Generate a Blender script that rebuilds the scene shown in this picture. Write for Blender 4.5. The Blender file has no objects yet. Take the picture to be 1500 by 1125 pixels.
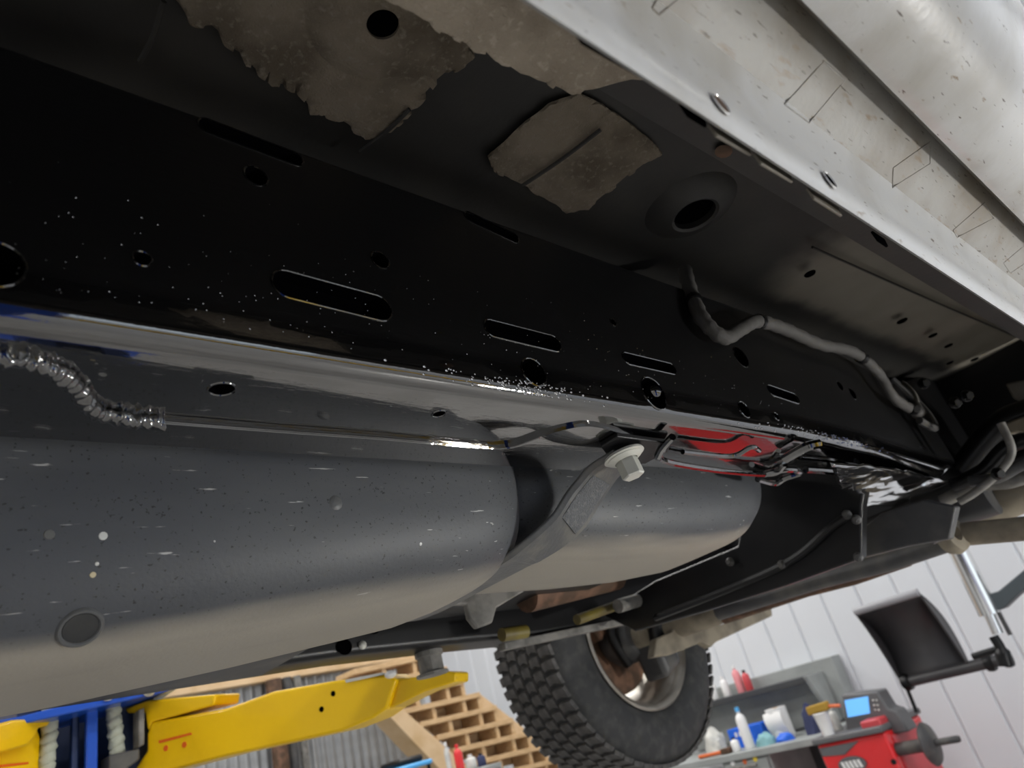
import bpy, bmesh, math, random
from mathutils import Vector, Matrix, noise
random.seed(7)
scene = bpy.context.scene
COL = scene.collection
H = 1.5                       # camera height above the shop floor; all points below are written relative to the camera
FPX = 1040.0
# rows: the truck's length (X), its width away from us (Y) and up (Z), in camera axes (right, down, forward)
RM = Matrix(((0.74265509, 0.12001102, 0.65883288),
             (-0.62289088, 0.48505191, 0.61378465),
             (-0.24590723, -0.86621129, 0.43498004)))
# ------------------------------------------------------------------ camera
cd = bpy.data.cameras.new('camera')
cam = bpy.data.objects.new('camera', cd); COL.objects.link(cam)
rt, dn, fw = RM.col[0], RM.col[1], RM.col[2]
M = Matrix((rt, -dn, -fw)).transposed().to_4x4()
M.translation = Vector((0, 0, H))
cam.matrix_world = M
cd.sensor_width = 36.0
cd.lens = FPX / 1500 * 36
cd.clip_start = 0.01
cd.dof.use_dof = True
cd.dof.focus_distance = 0.72
cd.dof.aperture_fstop = 7.0
scene.camera = cam
# ------------------------------------------------------------------ world, lights, exposure
w = bpy.data.worlds.new('world'); scene.world = w; w.use_nodes = True
bg = w.node_tree.nodes['Background']
bg.inputs[0].default_value = (0.80, 0.90, 1.0, 1); bg.inputs[1].default_value = 1.6
def area(name, loc, size, power, rot, color=(1, 1, 1)):
    l = bpy.data.lights.new(name, 'AREA'); l.shape = 'RECTANGLE'
    l.size, l.size_y = size; l.energy = power; l.color = color
    o = bpy.data.objects.new(name, l); COL.objects.link(o)
    o.location = (loc[0], loc[1], loc[2] + H); o.rotation_euler = rot
    return o
CEIL = 3.3
LAMPS = [(x, y) for x in (-2.2, 1.4, 4.2) for y in (-3.4, -1.3, 3.4, 5.4)]
for (x, y) in LAMPS:
    area('ceiling_lamp_light', (x, y, CEIL - .14), (1.2, .3), 44, (0, 0, 0), (1, .98, .95))
ADDED_LAMP = (2.3, -1.35, -.98)
vs = scene.view_settings
vs.view_transform = 'Standard'; vs.look = 'None'; vs.exposure = 0.0; vs.gamma = 1; vs.use_curve_mapping = False

# ------------------------------------------------------------------ pixel helpers
def ray(px, py): return RM @ Vector((px - 750, py - 562.5, FPX))
def atX(p, v): r = ray(*p); return r * (v / r.x)
def atY(p, v): r = ray(*p); return r * (v / r.y)
def atZ(p, v): r = ray(*p); return r * (v / r.z)
def onp(p, P0, n): r = ray(*p); return r * (Vector(P0).dot(n) / r.dot(n))

# ------------------------------------------------------------------ materials
MATS = {}
def mat(name, col, rough=.5, metal=0, bump=None, coat=0, mottle=None, emit=None, spec=.5, wear=None, trans=0):
    """procedural principled material; mottle=(colour, scale, lo, hi, stretch); bump=(scale, strength, stretch); wear = list of mottle layers"""
    if name in MATS: return MATS[name]
    m = bpy.data.materials.new(name); m.use_nodes = True
    nt = m.node_tree; N = nt.nodes; L = nt.links
    b = N['Principled BSDF']
    b.inputs['Base Color'].default_value = (*col, 1); b.inputs['Roughness'].default_value = rough
    b.inputs['Metallic'].default_value = metal; b.inputs['Coat Weight'].default_value = coat
    b.inputs['Coat Roughness'].default_value = .03
    b.inputs['Specular IOR Level'].default_value = spec
    if trans: b.inputs['Transmission Weight'].default_value = trans
    tc = N.new('ShaderNodeTexCoord')
    layers = ([mottle] if mottle else []) + (wear or [])
    src = None
    for (c2, sc, lo, hi, st) in layers:
        mp = N.new('ShaderNodeMapping'); mp.inputs['Scale'].default_value = st
        L.new(tc.outputs['Object'], mp.inputs[0])
        nz = N.new('ShaderNodeTexNoise'); nz.inputs['Scale'].default_value = sc; nz.inputs['Detail'].default_value = 5
        L.new(mp.outputs[0], nz.inputs['Vector'])
        rp = N.new('ShaderNodeMapRange'); rp.inputs[1].default_value = lo; rp.inputs[2].default_value = hi
        L.new(nz.outputs[0], rp.inputs[0])
        mx = N.new('ShaderNodeMix'); mx.data_type = 'RGBA'
        L.new(rp.outputs[0], mx.inputs[0])
        if src is None: mx.inputs[6].default_value = (*col, 1)
        else: L.new(src, mx.inputs[6])
        mx.inputs[7].default_value = (*c2, 1)
        src = mx.outputs[2]
    if src is not None: L.new(src, b.inputs['Base Color'])
    if bump:
        last = None
        for (sc, stg, st) in (bump if isinstance(bump, list) else [bump]):
            mp = N.new('ShaderNodeMapping'); mp.inputs['Scale'].default_value = st
            L.new(tc.outputs['Object'], mp.inputs[0])
            nz = N.new('ShaderNodeTexNoise'); nz.inputs['Scale'].default_value = sc; nz.inputs['Detail'].default_value = 3
            L.new(mp.outputs[0], nz.inputs['Vector'])
            bp = N.new('ShaderNodeBump'); bp.inputs['Strength'].default_value = stg; bp.inputs['Distance'].default_value = .002
            L.new(nz.outputs[0], bp.inputs['Height'])
            if last: L.new(last, bp.inputs['Normal'])
            last = bp.outputs[0]
        L.new(last, b.inputs['Normal'])
    if emit:
        b.inputs['Emission Color'].default_value = (*emit[0], 1); b.inputs['Emission Strength'].default_value = emit[1]
    MATS[name] = m
    return m
I3 = (1, 1, 1)
GLOSS = mat('wet_black_coating', (.002, .002, .0024), .05, coat=1, spec=1, bump=[(50, .14, (.3, 1, 1)), (230, .10, (.3, 1, 1))])
GLOSS.node_tree.nodes['Principled BSDF'].inputs['Coat IOR'].default_value = 2.0
def rail_material():
    # the coating has flowed to the bottom edge and is still wet there; higher up the web it has flashed off to satin
    m = GLOSS.copy(); m.name = 'black_coating_wet_at_bottom'; nt = m.node_tree; N = nt.nodes; L = nt.links; b = N['Principled BSDF']
    tc = N.new('ShaderNodeTexCoord'); sp = N.new('ShaderNodeSeparateXYZ'); L.new(tc.outputs['Object'], sp.inputs[0])
    for key, a, c in (('Roughness', .05, .42), ('Coat Weight', 1, 0), ('Specular IOR Level', 1, .4)):
        q = N.new('ShaderNodeMapRange'); q.inputs[1].default_value = .492; q.inputs[2].default_value = .515; q.inputs[3].default_value = a; q.inputs[4].default_value = c
        L.new(sp.outputs[2], q.inputs[0]); L.new(q.outputs[0], b.inputs[key])
    return m
RAILM = rail_material()
GLOSS2 = mat('wet_black_coating_rippled', (.002, .002, .0024), .06, coat=1, spec=1, bump=[(35, .5, (.5, 1.6, 1))])
GLOSS2.node_tree.nodes['Principled BSDF'].inputs['Coat IOR'].default_value = 2.2
SATIN = mat('satin_black_steel', (.0035, .0035, .0042), .36, spec=.35, bump=(60, .15, I3))
CHAR = mat('charcoal_oversprayed_floor', (.022, .021, .0195), .55, bump=(90, .25, I3), mottle=((.038, .035, .030), 6, .45, .7, I3))
FELT = mat('tan_textured_undercoat', (.25, .212, .165), .95, spec=.1, bump=[(520, .8, I3), (140, .5, I3)], mottle=((.135, .112, .085), 14, .4, .65, I3), wear=[((.27, .24, .195), 160, .55, .75, I3)])
FELT2 = mat('brightened_tan_undercoat', (.46, .40, .32), .95, spec=.1, bump=[(520, .8, I3), (140, .5, I3)], mottle=((.30, .255, .20), 14, .4, .65, I3), wear=[((.55, .49, .41), 160, .55, .75, I3)])  # same undercoat with light painted in, for the patch shaded by the flange
PANEL = mat('dusty_grey_sill_paint', (.23, .21, .175), .6, bump=(200, .15, I3), mottle=((.13, .115, .09), 9, .42, .68, I3), wear=[((.10, .06, .045), 40, .70, .76, (.4, 1, 1))])
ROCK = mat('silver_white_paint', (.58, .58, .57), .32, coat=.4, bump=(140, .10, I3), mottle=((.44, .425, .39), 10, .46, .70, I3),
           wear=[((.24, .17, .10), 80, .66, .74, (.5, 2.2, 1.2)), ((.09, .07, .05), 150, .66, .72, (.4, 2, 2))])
ROCKLOW = mat('shaded_dirty_silver_paint', (.29, .28, .258), .5, bump=(140, .15, I3), mottle=((.21, .185, .15), 13, .42, .66, I3),
           wear=[((.20, .145, .09), 80, .61, .72, (.4, 1.8, 1)), ((.07, .055, .04), 150, .65, .72, (.4, 2, 2))])  # underside shade is in the darker base colour; the wear layers are dirt
def tank_material():
    m = mat('black_grey_tank_plastic', (.052, .056, .064), .52, bump=[(260, .10, I3)], mottle=((.076, .080, .086), 4, .4, .65, (1, 3, 3)),
            wear=[((.015, .016, .018), 260, .64, .68, (1, 1.2, 1.2)), ((.40, .40, .39), 120, .69, .72, (.18, 2.2, 2.2))])
    nt = m.node_tree; N = nt.nodes; L = nt.links; b = N['Principled BSDF']
    old = b.inputs['Base Color'].links[0].from_socket
    # road dust plus floor bounce painted in: tan wherever the shell faces the road
    g = N.new('ShaderNodeNewGeometry'); sp = N.new('ShaderNodeSeparateXYZ'); L.new(g.outputs['Normal'], sp.inputs[0])
    nz = N.new('ShaderNodeTexNoise'); nz.inputs['Scale'].default_value = 9; tc = N.new('ShaderNodeTexCoord')
    mp = N.new('ShaderNodeMapping'); mp.inputs['Scale'].default_value = (.5, 3, 1); L.new(tc.outputs['Object'], mp.inputs[0]); L.new(mp.outputs[0], nz.inputs['Vector'])
    a = N.new('ShaderNodeMath'); a.operation = 'MULTIPLY_ADD'; a.inputs[1].default_value = .25; L.new(nz.outputs[0], a.inputs[0]); L.new(sp.outputs[2], a.inputs[2])
    r = N.new('ShaderNodeMapRange'); r.interpolation_type = 'SMOOTHSTEP'; r.inputs[1].default_value = -.62; r.inputs[2].default_value = -.86; L.new(a.outputs[0], r.inputs[0])
    mx = N.new('ShaderNodeMix'); mx.data_type = 'RGBA'; L.new(r.outputs[0], mx.inputs[0]); L.new(old, mx.inputs[6]); mx.inputs[7].default_value = (.29, .265, .22, 1)
    L.new(mx.outputs[2], b.inputs['Base Color'])
    return m
TANK = tank_material()
def floor_material():
    # charcoal overspray fading out to the bare dusty paint at the rear of the sill
    m = mat('cab_floor_overspray', (.022, .021, .0195), .55, bump=(90, .25, I3), mottle=((.040, .037, .032), 6, .45, .7, I3))
    nt = m.node_tree; N = nt.nodes; L = nt.links; b = N['Principled BSDF']; old = b.inputs['Base Color'].links[0].from_socket
    tc = N.new('ShaderNodeTexCoord'); sp = N.new('ShaderNodeSeparateXYZ'); L.new(tc.outputs['Object'], sp.inputs[0])
    nz = N.new('ShaderNodeTexNoise'); nz.inputs['Scale'].default_value = 14; nz.inputs['Detail'].default_value = 4; L.new(tc.outputs['Object'], nz.inputs['Vector'])
    def fac(out, lo, hi, amp):
        a = N.new('ShaderNodeMath'); a.operation = 'MULTIPLY_ADD'; a.inputs[1].default_value = amp; L.new(nz.outputs[0], a.inputs[0]); L.new(out, a.inputs[2])
        q = N.new('ShaderNodeMapRange'); q.interpolation_type = 'SMOOTHSTEP'; q.inputs[1].default_value = lo + amp / 2; q.inputs[2].default_value = hi + amp / 2; L.new(a.outputs[0], q.inputs[0]); return q.outputs[0]
    f1 = fac(sp.outputs[0], .04, .17, .10); f2 = fac(sp.outputs[1], .415 - .875, .375 - .875, .05)
    mu = N.new('ShaderNodeMath'); mu.operation = 'MULTIPLY'; L.new(f1, mu.inputs[0]); L.new(f2, mu.inputs[1])
    nz2 = N.new('ShaderNodeTexNoise'); nz2.inputs['Scale'].default_value = 8; L.new(tc.outputs['Object'], nz2.inputs['Vector'])
    cr = N.new('ShaderNodeMix'); cr.data_type = 'RGBA'; L.new(nz2.outputs[0], cr.inputs[0]); cr.inputs[6].default_value = (.13, .115, .09, 1); cr.inputs[7].default_value = (.27, .245, .205, 1)
    mx = N.new('ShaderNodeMix'); mx.data_type = 'RGBA'; L.new(mu.outputs[0], mx.inputs[0]); L.new(old, mx.inputs[6]); L.new(cr.outputs[2], mx.inputs[7]); L.new(mx.outputs[2], b.inputs['Base Color'])
    return m
FLOORM = floor_material()
STRAP = mat('grey_coated_strap', (.085, .087, .088), .45, bump=(180, .25, I3), mottle=((.14, .135, .12), 26, .45, .68, I3))
STRAPPAD = mat('stippled_strap_pad', (.095, .1, .105), .6, bump=(500, .8, I3), mottle=((.15, .15, .15), 220, .5, .7, I3))
BOLT = mat('pale_zinc_bolt', (.62, .62, .56), .42, .25, bump=(120, .1, I3))
HOSE = mat('grey_loom', (.07, .066, .062), .75, bump=(300, .3, I3))
HOLE = mat('dark_hole', (.0015, .0015, .002), 1, spec=0)
RUBBER = mat('tyre_rubber', (.020, .021, .022), .72, bump=(60, .3, I3), mottle=((.045, .044, .042), 30, .45, .7, I3))
TREAD = mat('dusty_tread_rubber', (.055, .052, .05), .8, mottle=((.10, .095, .09), 40, .4, .7, I3))
ALLOY = mat('brushed_alloy', (.50, .47, .42), .38, .8, mottle=((.30, .27, .23), 12, .4, .7, I3))
RUST = mat('rusty_brown_steel', (.085, .048, .028), .7, .2, mottle=((.19, .10, .06), 22, .45, .65, I3))
TAN = mat('dusty_tan_axle_steel', (.26, .225, .165), .75, mottle=((.12, .10, .075), 14, .4, .7, I3), bump=(90, .3, I3))
DGREY = mat('dark_grey_metal', (.05, .05, .052), .5, mottle=((.10, .095, .085), 12, .45, .7, I3))
LGREY = mat('dusty_grey_metal', (.22, .21, .19), .6, mottle=((.11, .105, .095), 30, .4, .65, I3))
OLIVE = mat('olive_gold_bar', (.16, .125, .02), .5, mottle=((.08, .06, .02), 20, .4, .7, I3))
YEL = mat('yellow_lift_paint', (.90, .56, .002), .38, coat=.1, spec=.3, mottle=((.80, .48, .002), 5, .45, .75, I3), bump=(40, .06, I3))
BLUE = mat('blue_lift_paint', (.012, .085, .52), .32, coat=.4, bump=(40, .08, I3))
NAVY = mat('navy_column_paint', (.006, .022, .085), .45, bump=(40, .1, I3))
ROPE = mat('pale_rope', (.42, .44, .36), .8, bump=(150, .6, I3))
REDP = mat('red_paint', (.72, .018, .022), .32, coat=.4)
REDD = mat('faded_red_paint', (.55, .06, .07), .4)
REDINK = mat('orange_red_ink', (.75, .11, .004), .5)
WALLM = mat('white_wall_panel', (.66, .685, .72), .42, bump=(8, .05, I3))
WALLP = mat('white_plaster', (.78, .795, .82), .6, bump=(60, .08, I3))
SEAM = mat('panel_joint_grey', (.56, .58, .61), .6)
GALV = mat('galvanised_corrugated_steel', (.42, .43, .43), .4, .5, mottle=((.34, .345, .35), 8, .4, .7, I3))
CONC = mat('polished_concrete', (.37, .36, .345), .35, mottle=((.29, .285, .27), 3, .4, .7, I3), bump=(30, .1, I3))
WOOD = mat('pale_pine', (.66, .45, .24), .6, mottle=((.52, .33, .16), 9, .4, .7, (1, 6, 6)), bump=(60, .15, (1, 6, 6)))
WOOD2 = mat('plywood', (.68, .49, .29), .6, mottle=((.58, .39, .2), 7, .4, .7, I3))
BENCH = mat('grey_bench_steel', (.28, .30, .295), .5, mottle=((.36, .38, .375), 5, .4, .7, I3))
BENCHD = mat('dark_bench_steel', (.045, .048, .052), .5)
CONSOLE = mat('grey_moulded_plastic', (.115, .115, .12), .5, bump=(80, .1, I3))
HOODM = mat('dark_hood_plastic', (.035, .034, .037), .42, mottle=((.05, .048, .05), 4, .4, .7, I3))
CHROME = mat('chrome_shaft', (.78, .78, .77), .18, 1)
SCREEN = mat('blue_screen', (.05, .2, .5), .2, emit=((.16, .46, .9), 1.0))
WHITE = mat('white_plastic', (.80, .80, .79), .4)
CLOUD = mat('cloudy_plastic', (.62, .62, .58), .3, mottle=((.42, .43, .42), 20, .4, .7, I3))
BLUEB = mat('blue_carton', (.012, .13, .72), .45)
LBLUE = mat('light_blue_plastic', (.10, .42, .82), .4)
TEAL = mat('teal_cloth', (.22, .42, .45), .85, bump=(60, .6, I3))
PINK = mat('pink_print', (.75, .28, .30), .5)
ORANGE = mat('orange_plastic', (.62, .13, .03), .4)
BRISTLE = mat('straw_bristle', (.38, .23, .03), .8, bump=(200, .6, I3))
CARD = mat('cardboard', (.52, .33, .17), .8, mottle=((.44, .27, .13), 10, .4, .7, I3))
FOIL = mat('crumpled_foil', (.75, .75, .74), .25, .9, bump=(30, 1, I3))
ADDED_LENS = mat('added_lamp_lens', (.9, .9, .9), .5, emit=((1, .99, .96), 420))  # glowing lens of the added, unseen floor lamp
LAMPM = mat('lamp_diffuser', (.9, .9, .9), .5, emit=((1, .98, .95), 6))
NAVYC = mat('navy_cloth', (.035, .042, .10), .9, bump=(60, .6, I3))
STICKY = mat('yellow_sticker', (.8, .62, .05), .5)

# ------------------------------------------------------------------ mesh helpers
class MB:
    def __init__(s): s.v = []; s.f = []
    def add(s, vs_, fs):
        n = len(s.v); s.v += [Vector(v) for v in vs_]; s.f += [tuple(i + n for i in f) for f in fs]; return s
    def box(s, a, b):
        (x0, y0, z0), (x1, y1, z1) = a, b
        return s.add([(x0, y0, z0), (x1, y0, z0), (x1, y1, z0), (x0, y1, z0), (x0, y0, z1), (x1, y0, z1), (x1, y1, z1), (x0, y1, z1)],
                     [(0, 3, 2, 1), (4, 5, 6, 7), (0, 1, 5, 4), (1, 2, 6, 5), (2, 3, 7, 6), (3, 0, 4, 7)])
    def obox(s, c, ax, ay, az):
        c, ax, ay, az = map(Vector, (c, ax, ay, az))
        P = [c + ax * i + ay * j + az * k for k in (-1, 1) for (i, j) in ((-1, -1), (1, -1), (1, 1), (-1, 1))]
        return s.add(P, [(0, 3, 2, 1), (4, 5, 6, 7), (0, 1, 5, 4), (1, 2, 6, 5), (2, 3, 7, 6), (3, 0, 4, 7)])
    def prism(s, poly, ext):
        poly = [Vector(p) for p in poly]; e = Vector(ext); n = len(poly)
        return s.add(poly + [p + e for p in poly], [tuple(range(n))[::-1], tuple(range(n, 2 * n))] + [(i, (i + 1) % n, n + (i + 1) % n, n + i) for i in range(n)])
    def loft(s, rings, closed=True, caps=True):
        n = len(rings[0]); base = len(s.v)
        for r in rings: s.v += [Vector(p) for p in r]
        for k in range(len(rings) - 1):
            for i in range(n if closed else n - 1):
                j = (i + 1) % n
                s.f.append((base + k * n + i, base + k * n + j, base + (k + 1) * n + j, base + (k + 1) * n + i))
        if caps and closed:
            s.f.append(tuple(base + i for i in range(n))[::-1]); e = base + (len(rings) - 1) * n
            s.f.append(tuple(e + i for i in range(n)))
        return s
    def tube(s, pts, r, seg=10, caps=True):
        pts = [Vector(p) for p in pts]; rings = []; up = None
        for i, p in enumerate(pts):
            t = (pts[min(i + 1, len(pts) - 1)] - pts[max(i - 1, 0)]).normalized()
            if up is None: up = Vector((0, 0, 1)) if abs(t.z) < .9 else Vector((1, 0, 0))
            a = t.cross(up).normalized(); b = a.cross(t).normalized(); up = b
            rr = r[i] if isinstance(r, (list, tuple)) else r
            rings.append([p + (a * math.cos(u) + b * math.sin(u)) * rr for u in [2 * math.pi * k / seg for k in range(seg)]])
        return s.loft(rings, True, caps)
    def lathe(s, prof, c, axis, seg=32, closed=False):
        """prof: (radius, along axis)"""
        c = Vector(c); ax = Vector(axis).normalized(); u = ax.cross(Vector((0, 0, 1)) if abs(ax.z) < .9 else Vector((1, 0, 0))).normalized(); v = ax.cross(u)
        rings = [[c + ax * h + (u * math.cos(t) + v * math.sin(t)) * r for (r, h) in prof] for t in [2 * math.pi * k / seg for k in range(seg)]]
        n = len(prof); base = len(s.v)
        for r in rings: s.v += r
        for k in range(seg):
            kk = (k + 1) % seg
            for i in range(n if closed else n - 1):
                j = (i + 1) % n
                s.f.append((base + k * n + i, base + kk * n + i, base + kk * n + j, base + k * n + j))
        return s
    def ball(s, c, r, seg=10, rings=6):
        c = Vector(c); rr = r if isinstance(r, (tuple, list)) else (r, r, r)
        R = [[c + Vector((rr[0] * math.sin(a) * math.cos(t), rr[1] * math.sin(a) * math.sin(t), rr[2] * math.cos(a))) for t in [2 * math.pi * k / seg for k in range(seg)]] for a in [math.pi * (i + .02) / (rings + .04) for i in range(rings + 1)]]
        return s.loft(R)
    def hexbolt(s, c, axis, r=.011, h=.012, washer=.018):
        ax = Vector(axis).normalized()
        s.lathe([(0, 0), (washer, 0), (washer * 1.02, .003), (washer * .8, .006), (r * 1.05, .007)], c, ax, 24)
        u = ax.cross(Vector((1, 0, 0)) if abs(ax.x) < .9 else Vector((0, 1, 0))).normalized(); v = ax.cross(u); c = Vector(c)
        ring = lambda q, d: [c + ax * d + (u * math.cos(k * math.pi / 3 + .3) + v * math.sin(k * math.pi / 3 + .3)) * q for k in range(6)]
        return s.loft([ring(r, .004), ring(r, h), ring(r * .88, h + .0015)])
    def build(s, name, m, parent=None, smooth=40, bevel=0, kind=None, label=None, cat=None, group=None, recalc=True, sub=0):
        me = bpy.data.meshes.new(name)
        off = Vector((0, 0, H))
        if parent is None:
            lo = Vector((min(v.x for v in s.v), min(v.y for v in s.v), min(v.z for v in s.v))); hi = Vector((max(v.x for v in s.v), max(v.y for v in s.v), max(v.z for v in s.v)))
            org = Vector(((lo.x + hi.x) / 2, (lo.y + hi.y) / 2, lo.z)) + off
        else: org = wloc(parent)
        me.from_pydata([v + off - org for v in s.v], [], s.f)
        me.materials.append(m)
        if recalc:
            bm = bmesh.new(); bm.from_mesh(me); bmesh.ops.recalc_face_normals(bm, faces=bm.faces); bm.to_mesh(me); bm.free()
        if smooth:
            me.polygons.foreach_set('use_smooth', [True] * len(me.polygons)); me.set_sharp_from_angle(angle=math.radians(smooth))
        o = bpy.data.objects.new(name, me); COL.objects.link(o)
        if parent is None: o.location = org
        else: o.parent = parent
        if bevel:
            bv = o.modifiers.new('bevel', 'BEVEL'); bv.width = bevel; bv.segments = 2; bv.limit_method = 'ANGLE'; bv.angle_limit = math.radians(40)
        if sub:
            sm = o.modifiers.new('sub', 'SUBSURF'); sm.levels = sub; sm.render_levels = sub
        tag(o, label, cat, group, kind)
        return o
def wloc(o):
    p = Vector(o.location)
    while o.parent: o = o.parent; p += Vector(o.location)
    return p
def tag(o, label=None, cat=None, group=None, kind=None):
    for k, v in (('label', label), ('category', cat), ('group', group), ('kind', kind)):
        if v: o[k] = v
    return o
def thing(name, loc, label, cat, group=None):
    o = bpy.data.objects.new(name, None); COL.objects.link(o); o.location = (loc[0], loc[1], loc[2] + H); o.empty_display_size = .1
    return tag(o, label, cat, group)
def copy_part(o, delta, parent=None):
    c = o.copy(); COL.objects.link(c); c.location = Vector(o.location) + Vector(delta)
    if parent: c.parent = parent
    return c
def lerp(a, b, t): return a + (b - a) * t
def interp(tab, x):
    if x <= tab[0][0]: return tab[0][1]
    for (x0, y0), (x1, y1) in zip(tab, tab[1:]):
        if x <= x1: return lerp(y0, y1, (x - x0) / (x1 - x0))
    return tab[-1][1]
def catmull(pts, n=8):
    pts = [Vector(p) for p in pts]; out = []
    P = [pts[0]] + pts + [pts[-1]]
    for i in range(1, len(P) - 2):
        for k in range(n):
            t = k / n; a, b, c, d = P[i - 1], P[i], P[i + 1], P[i + 2]
            out.append(.5 * ((2 * b) + (c - a) * t + (2 * a - 5 * b + 4 * c - d) * t * t + (3 * b - a - 3 * c + d) * t ** 3))
    return out + [pts[-1]]

# ================================================================== the building
XR, XL, YF, YB = 5.5, -5.0, 8.4, -6.0
F0 = -H
fl = MB().box((XL - .2, YB - 4, F0 - .2), (XR + .2, YF + .2, F0)).build('floor', CONC, kind='structure')
cl = MB().box((XL - .2, YB - .2, CEIL), (XR + .2, YF + .2, CEIL + .2)).build('ceiling', WALLP, kind='structure')
wr = MB().box((XR + .02, YB, F0), (XR + .2, YF, CEIL)).build('wall_right', SEAM, kind='structure')
PITCH = .27
pm = None; k = 0; y = YB
while y + PITCH < YF:
    if pm is None:
        pm = MB().add([(XR + .02, y + .002, F0), (XR + .006, y + .014, F0), (XR + .006, y + PITCH - .014, F0), (XR + .02, y + PITCH - .002, F0),
                       (XR + .02, y + .002, CEIL), (XR + .006, y + .014, CEIL), (XR + .006, y + PITCH - .014, CEIL), (XR + .02, y + PITCH - .002, CEIL)],
                      [(0, 1, 5, 4), (1, 2, 6, 5), (2, 3, 7, 6), (0, 3, 2, 1), (4, 5, 6, 7), (0, 4, 7, 3)]).build('wall_panel', WALLM, wr, smooth=0)
    else: copy_part(pm, (0, PITCH * k, 0), wr)
    k += 1; y += PITCH
MB().box((XL, YF, F0), (XR, YF + .2, CEIL)).build('wall_far', WALLP, kind='structure')
MB().box((XL - .2, YB, F0), (XL, YF, CEIL)).build('wall_left', WALLP, kind='structure')
# wall behind the photographer with the open bay door
wb = MB()
wb.box((XL, YB - .2, F0), (-1.4, YB, CEIL)).box((3.4, YB - .2, F0), (XR, YB, CEIL)).box((-1.4, YB - .2, F0 + 3.4), (3.4, YB, CEIL))
wb.build('wall_back', WALLP, kind='structure', smooth=0)
for (x, y) in LAMPS:
    t = thing('ceiling_lamp', (x, y, CEIL - .12), 'long white ceiling lamp hung over the workshop floor', 'lamp', 'ceiling lamps')
    MB().box((x - .62, y - .17, CEIL - .10), (x + .62, y + .17, CEIL - .02)).build('housing', WHITE, t, bevel=.01)
    MB().box((x - .58, y - .13, CEIL - .12), (x + .58, y + .13, CEIL - .10)).build('diffuser', LAMPM, t, smooth=0)
    for dx in (-.4, .4): MB().tube([(x + dx, y, CEIL - .03), (x + dx, y, CEIL)], .008, 8).build('hanger', DGREY, t)

# ================================================================== the truck
TR = thing('pickup_truck', (1.0, .875, -.2), 'raised silver pickup truck with freshly black-coated frame, seen from below', 'truck')
YFACE, ZB, ZT = .40, .272, .50
# --- near frame rail, lofted along the truck; ycut = sideways shift, zcut = rise
yshift = [(-.6, 0), (1.0, 0), (1.25, .012), (1.75, .055), (2.1, .06), (3.2, .06)]
zshift = [(-.6, 0), (1.75, 0), (2.05, .07), (2.4, .12), (3.2, .12)]
def rail_section(x, y0, y1, zb, zt, r=.017, dy=0, dz=0, n=6, rt_=.012):
    P = []
    def arc(cy, cz, a0, a1, rr):
        for k in range(n + 1):
            a = math.radians(lerp(a0, a1, k / n)); P.append((x, cy + rr * math.cos(a) + dy, cz + rr * math.sin(a) + dz))
    arc(y0 + r, zb + r, 180, 270, r); arc(y1 - r, zb + r, 270, 360, r)
    arc(y1 - rt_, zt - rt_, 0, 90, rt_); arc(y0 + rt_, zt - rt_, 90, 180, rt_)
    return P
xs = [-.6 + .05 * k for k in range(int(3.8 / .05) + 1)]
rail = MB().loft([rail_section(x, YFACE, .535, ZB, ZT, .016, interp(yshift, x), interp(zshift, x)) for x in xs])
railo = rail.build('frame_rail', RAILM, TR, label='near frame rail, wet glossy black coating')
# slots and holes cut into the rail
cut = MB()
SLOTS = [((400, 392), (566, 436), .013), ((708, 466), (815, 493), .010), ((910, 515), (985, 533), .008), ((1122, 563), (1165, 577), .009),
         ((292, 170), (440, 226), .008), ((680, 308), (756, 343), .007)]
HOLES = [((782, 545), .0155), ((958, 576), .021), ((1090, 600), .012), ((1137, 610), .006), ((557, 381), .009), ((-10, 386), .016), ((208, 379), .006),
         ((898, 472), .005), ((1085, 523), .017), ((1262, 570), .012), ((375, 258), .010), ((1240, 560), .010)]
def stad(a, b, r, n=8):
    d = (b - a).normalized(); ang = math.atan2(d.z, d.x); P = []
    for k in range(n + 1): t = ang + math.pi / 2 + math.pi * k / n; P.append(Vector((a.x + r * math.cos(t), a.y, a.z + r * math.sin(t))))
    for k in range(n + 1): t = ang - math.pi / 2 + math.pi * k / n; P.append(Vector((b.x + r * math.cos(t), b.y, b.z + r * math.sin(t))))
    return P
rims = []
for (a, b, r) in SLOTS:
    A, B = atY(a, YFACE), atY(b, YFACE); A.z -= r; B.z -= r; A.x += r * .8; B.x -= r * .8
    P = stad(A, B, r); rims.append((P, 'slot_rim'))
    cut.prism([Vector((p.x, YFACE - .02, p.z)) for p in P], (0, .034, 0))
for (c, r) in HOLES:
    Cc = atY(c, YFACE); Cc.y += interp(yshift, Cc.x)
    P = [Vector((Cc.x + r * math.cos(t), Cc.y, Cc.z + r * math.sin(t))) for t in [2 * math.pi * k / 20 for k in range(20)]]; rims.append((P, 'hole_rim'))
    cut.prism([Vector((p.x, YFACE - .02, p.z)) for p in P], (0, .06, 0))
BH = [((325, 570), .0095), ((643, 606), .0065)]
for (c, r) in BH:
    Cc = atZ(c, ZB); P = [Vector((Cc.x + r * math.cos(t), Cc.y + r * math.sin(t), ZB)) for t in [2 * math.pi * k / 20 for k in range(20)]]; rims.append((P, 'hole_rim'))
    cut.prism([p - Vector((0, 0, .02)) for p in P], (0, 0, .06))
cuto = cut.build('cutter', HOLE, TR)
bo = railo.modifiers.new('holes', 'BOOLEAN'); bo.operation = 'DIFFERENCE'; bo.solver = 'EXACT'; bo.material_mode = 'TRANSFER'; bo.object = cuto
dg = bpy.context.evaluated_depsgraph_get(); dg.update()
me = bpy.data.meshes.new_from_object(railo.evaluated_get(dg)); railo.modifiers.clear(); railo.data = me
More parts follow.
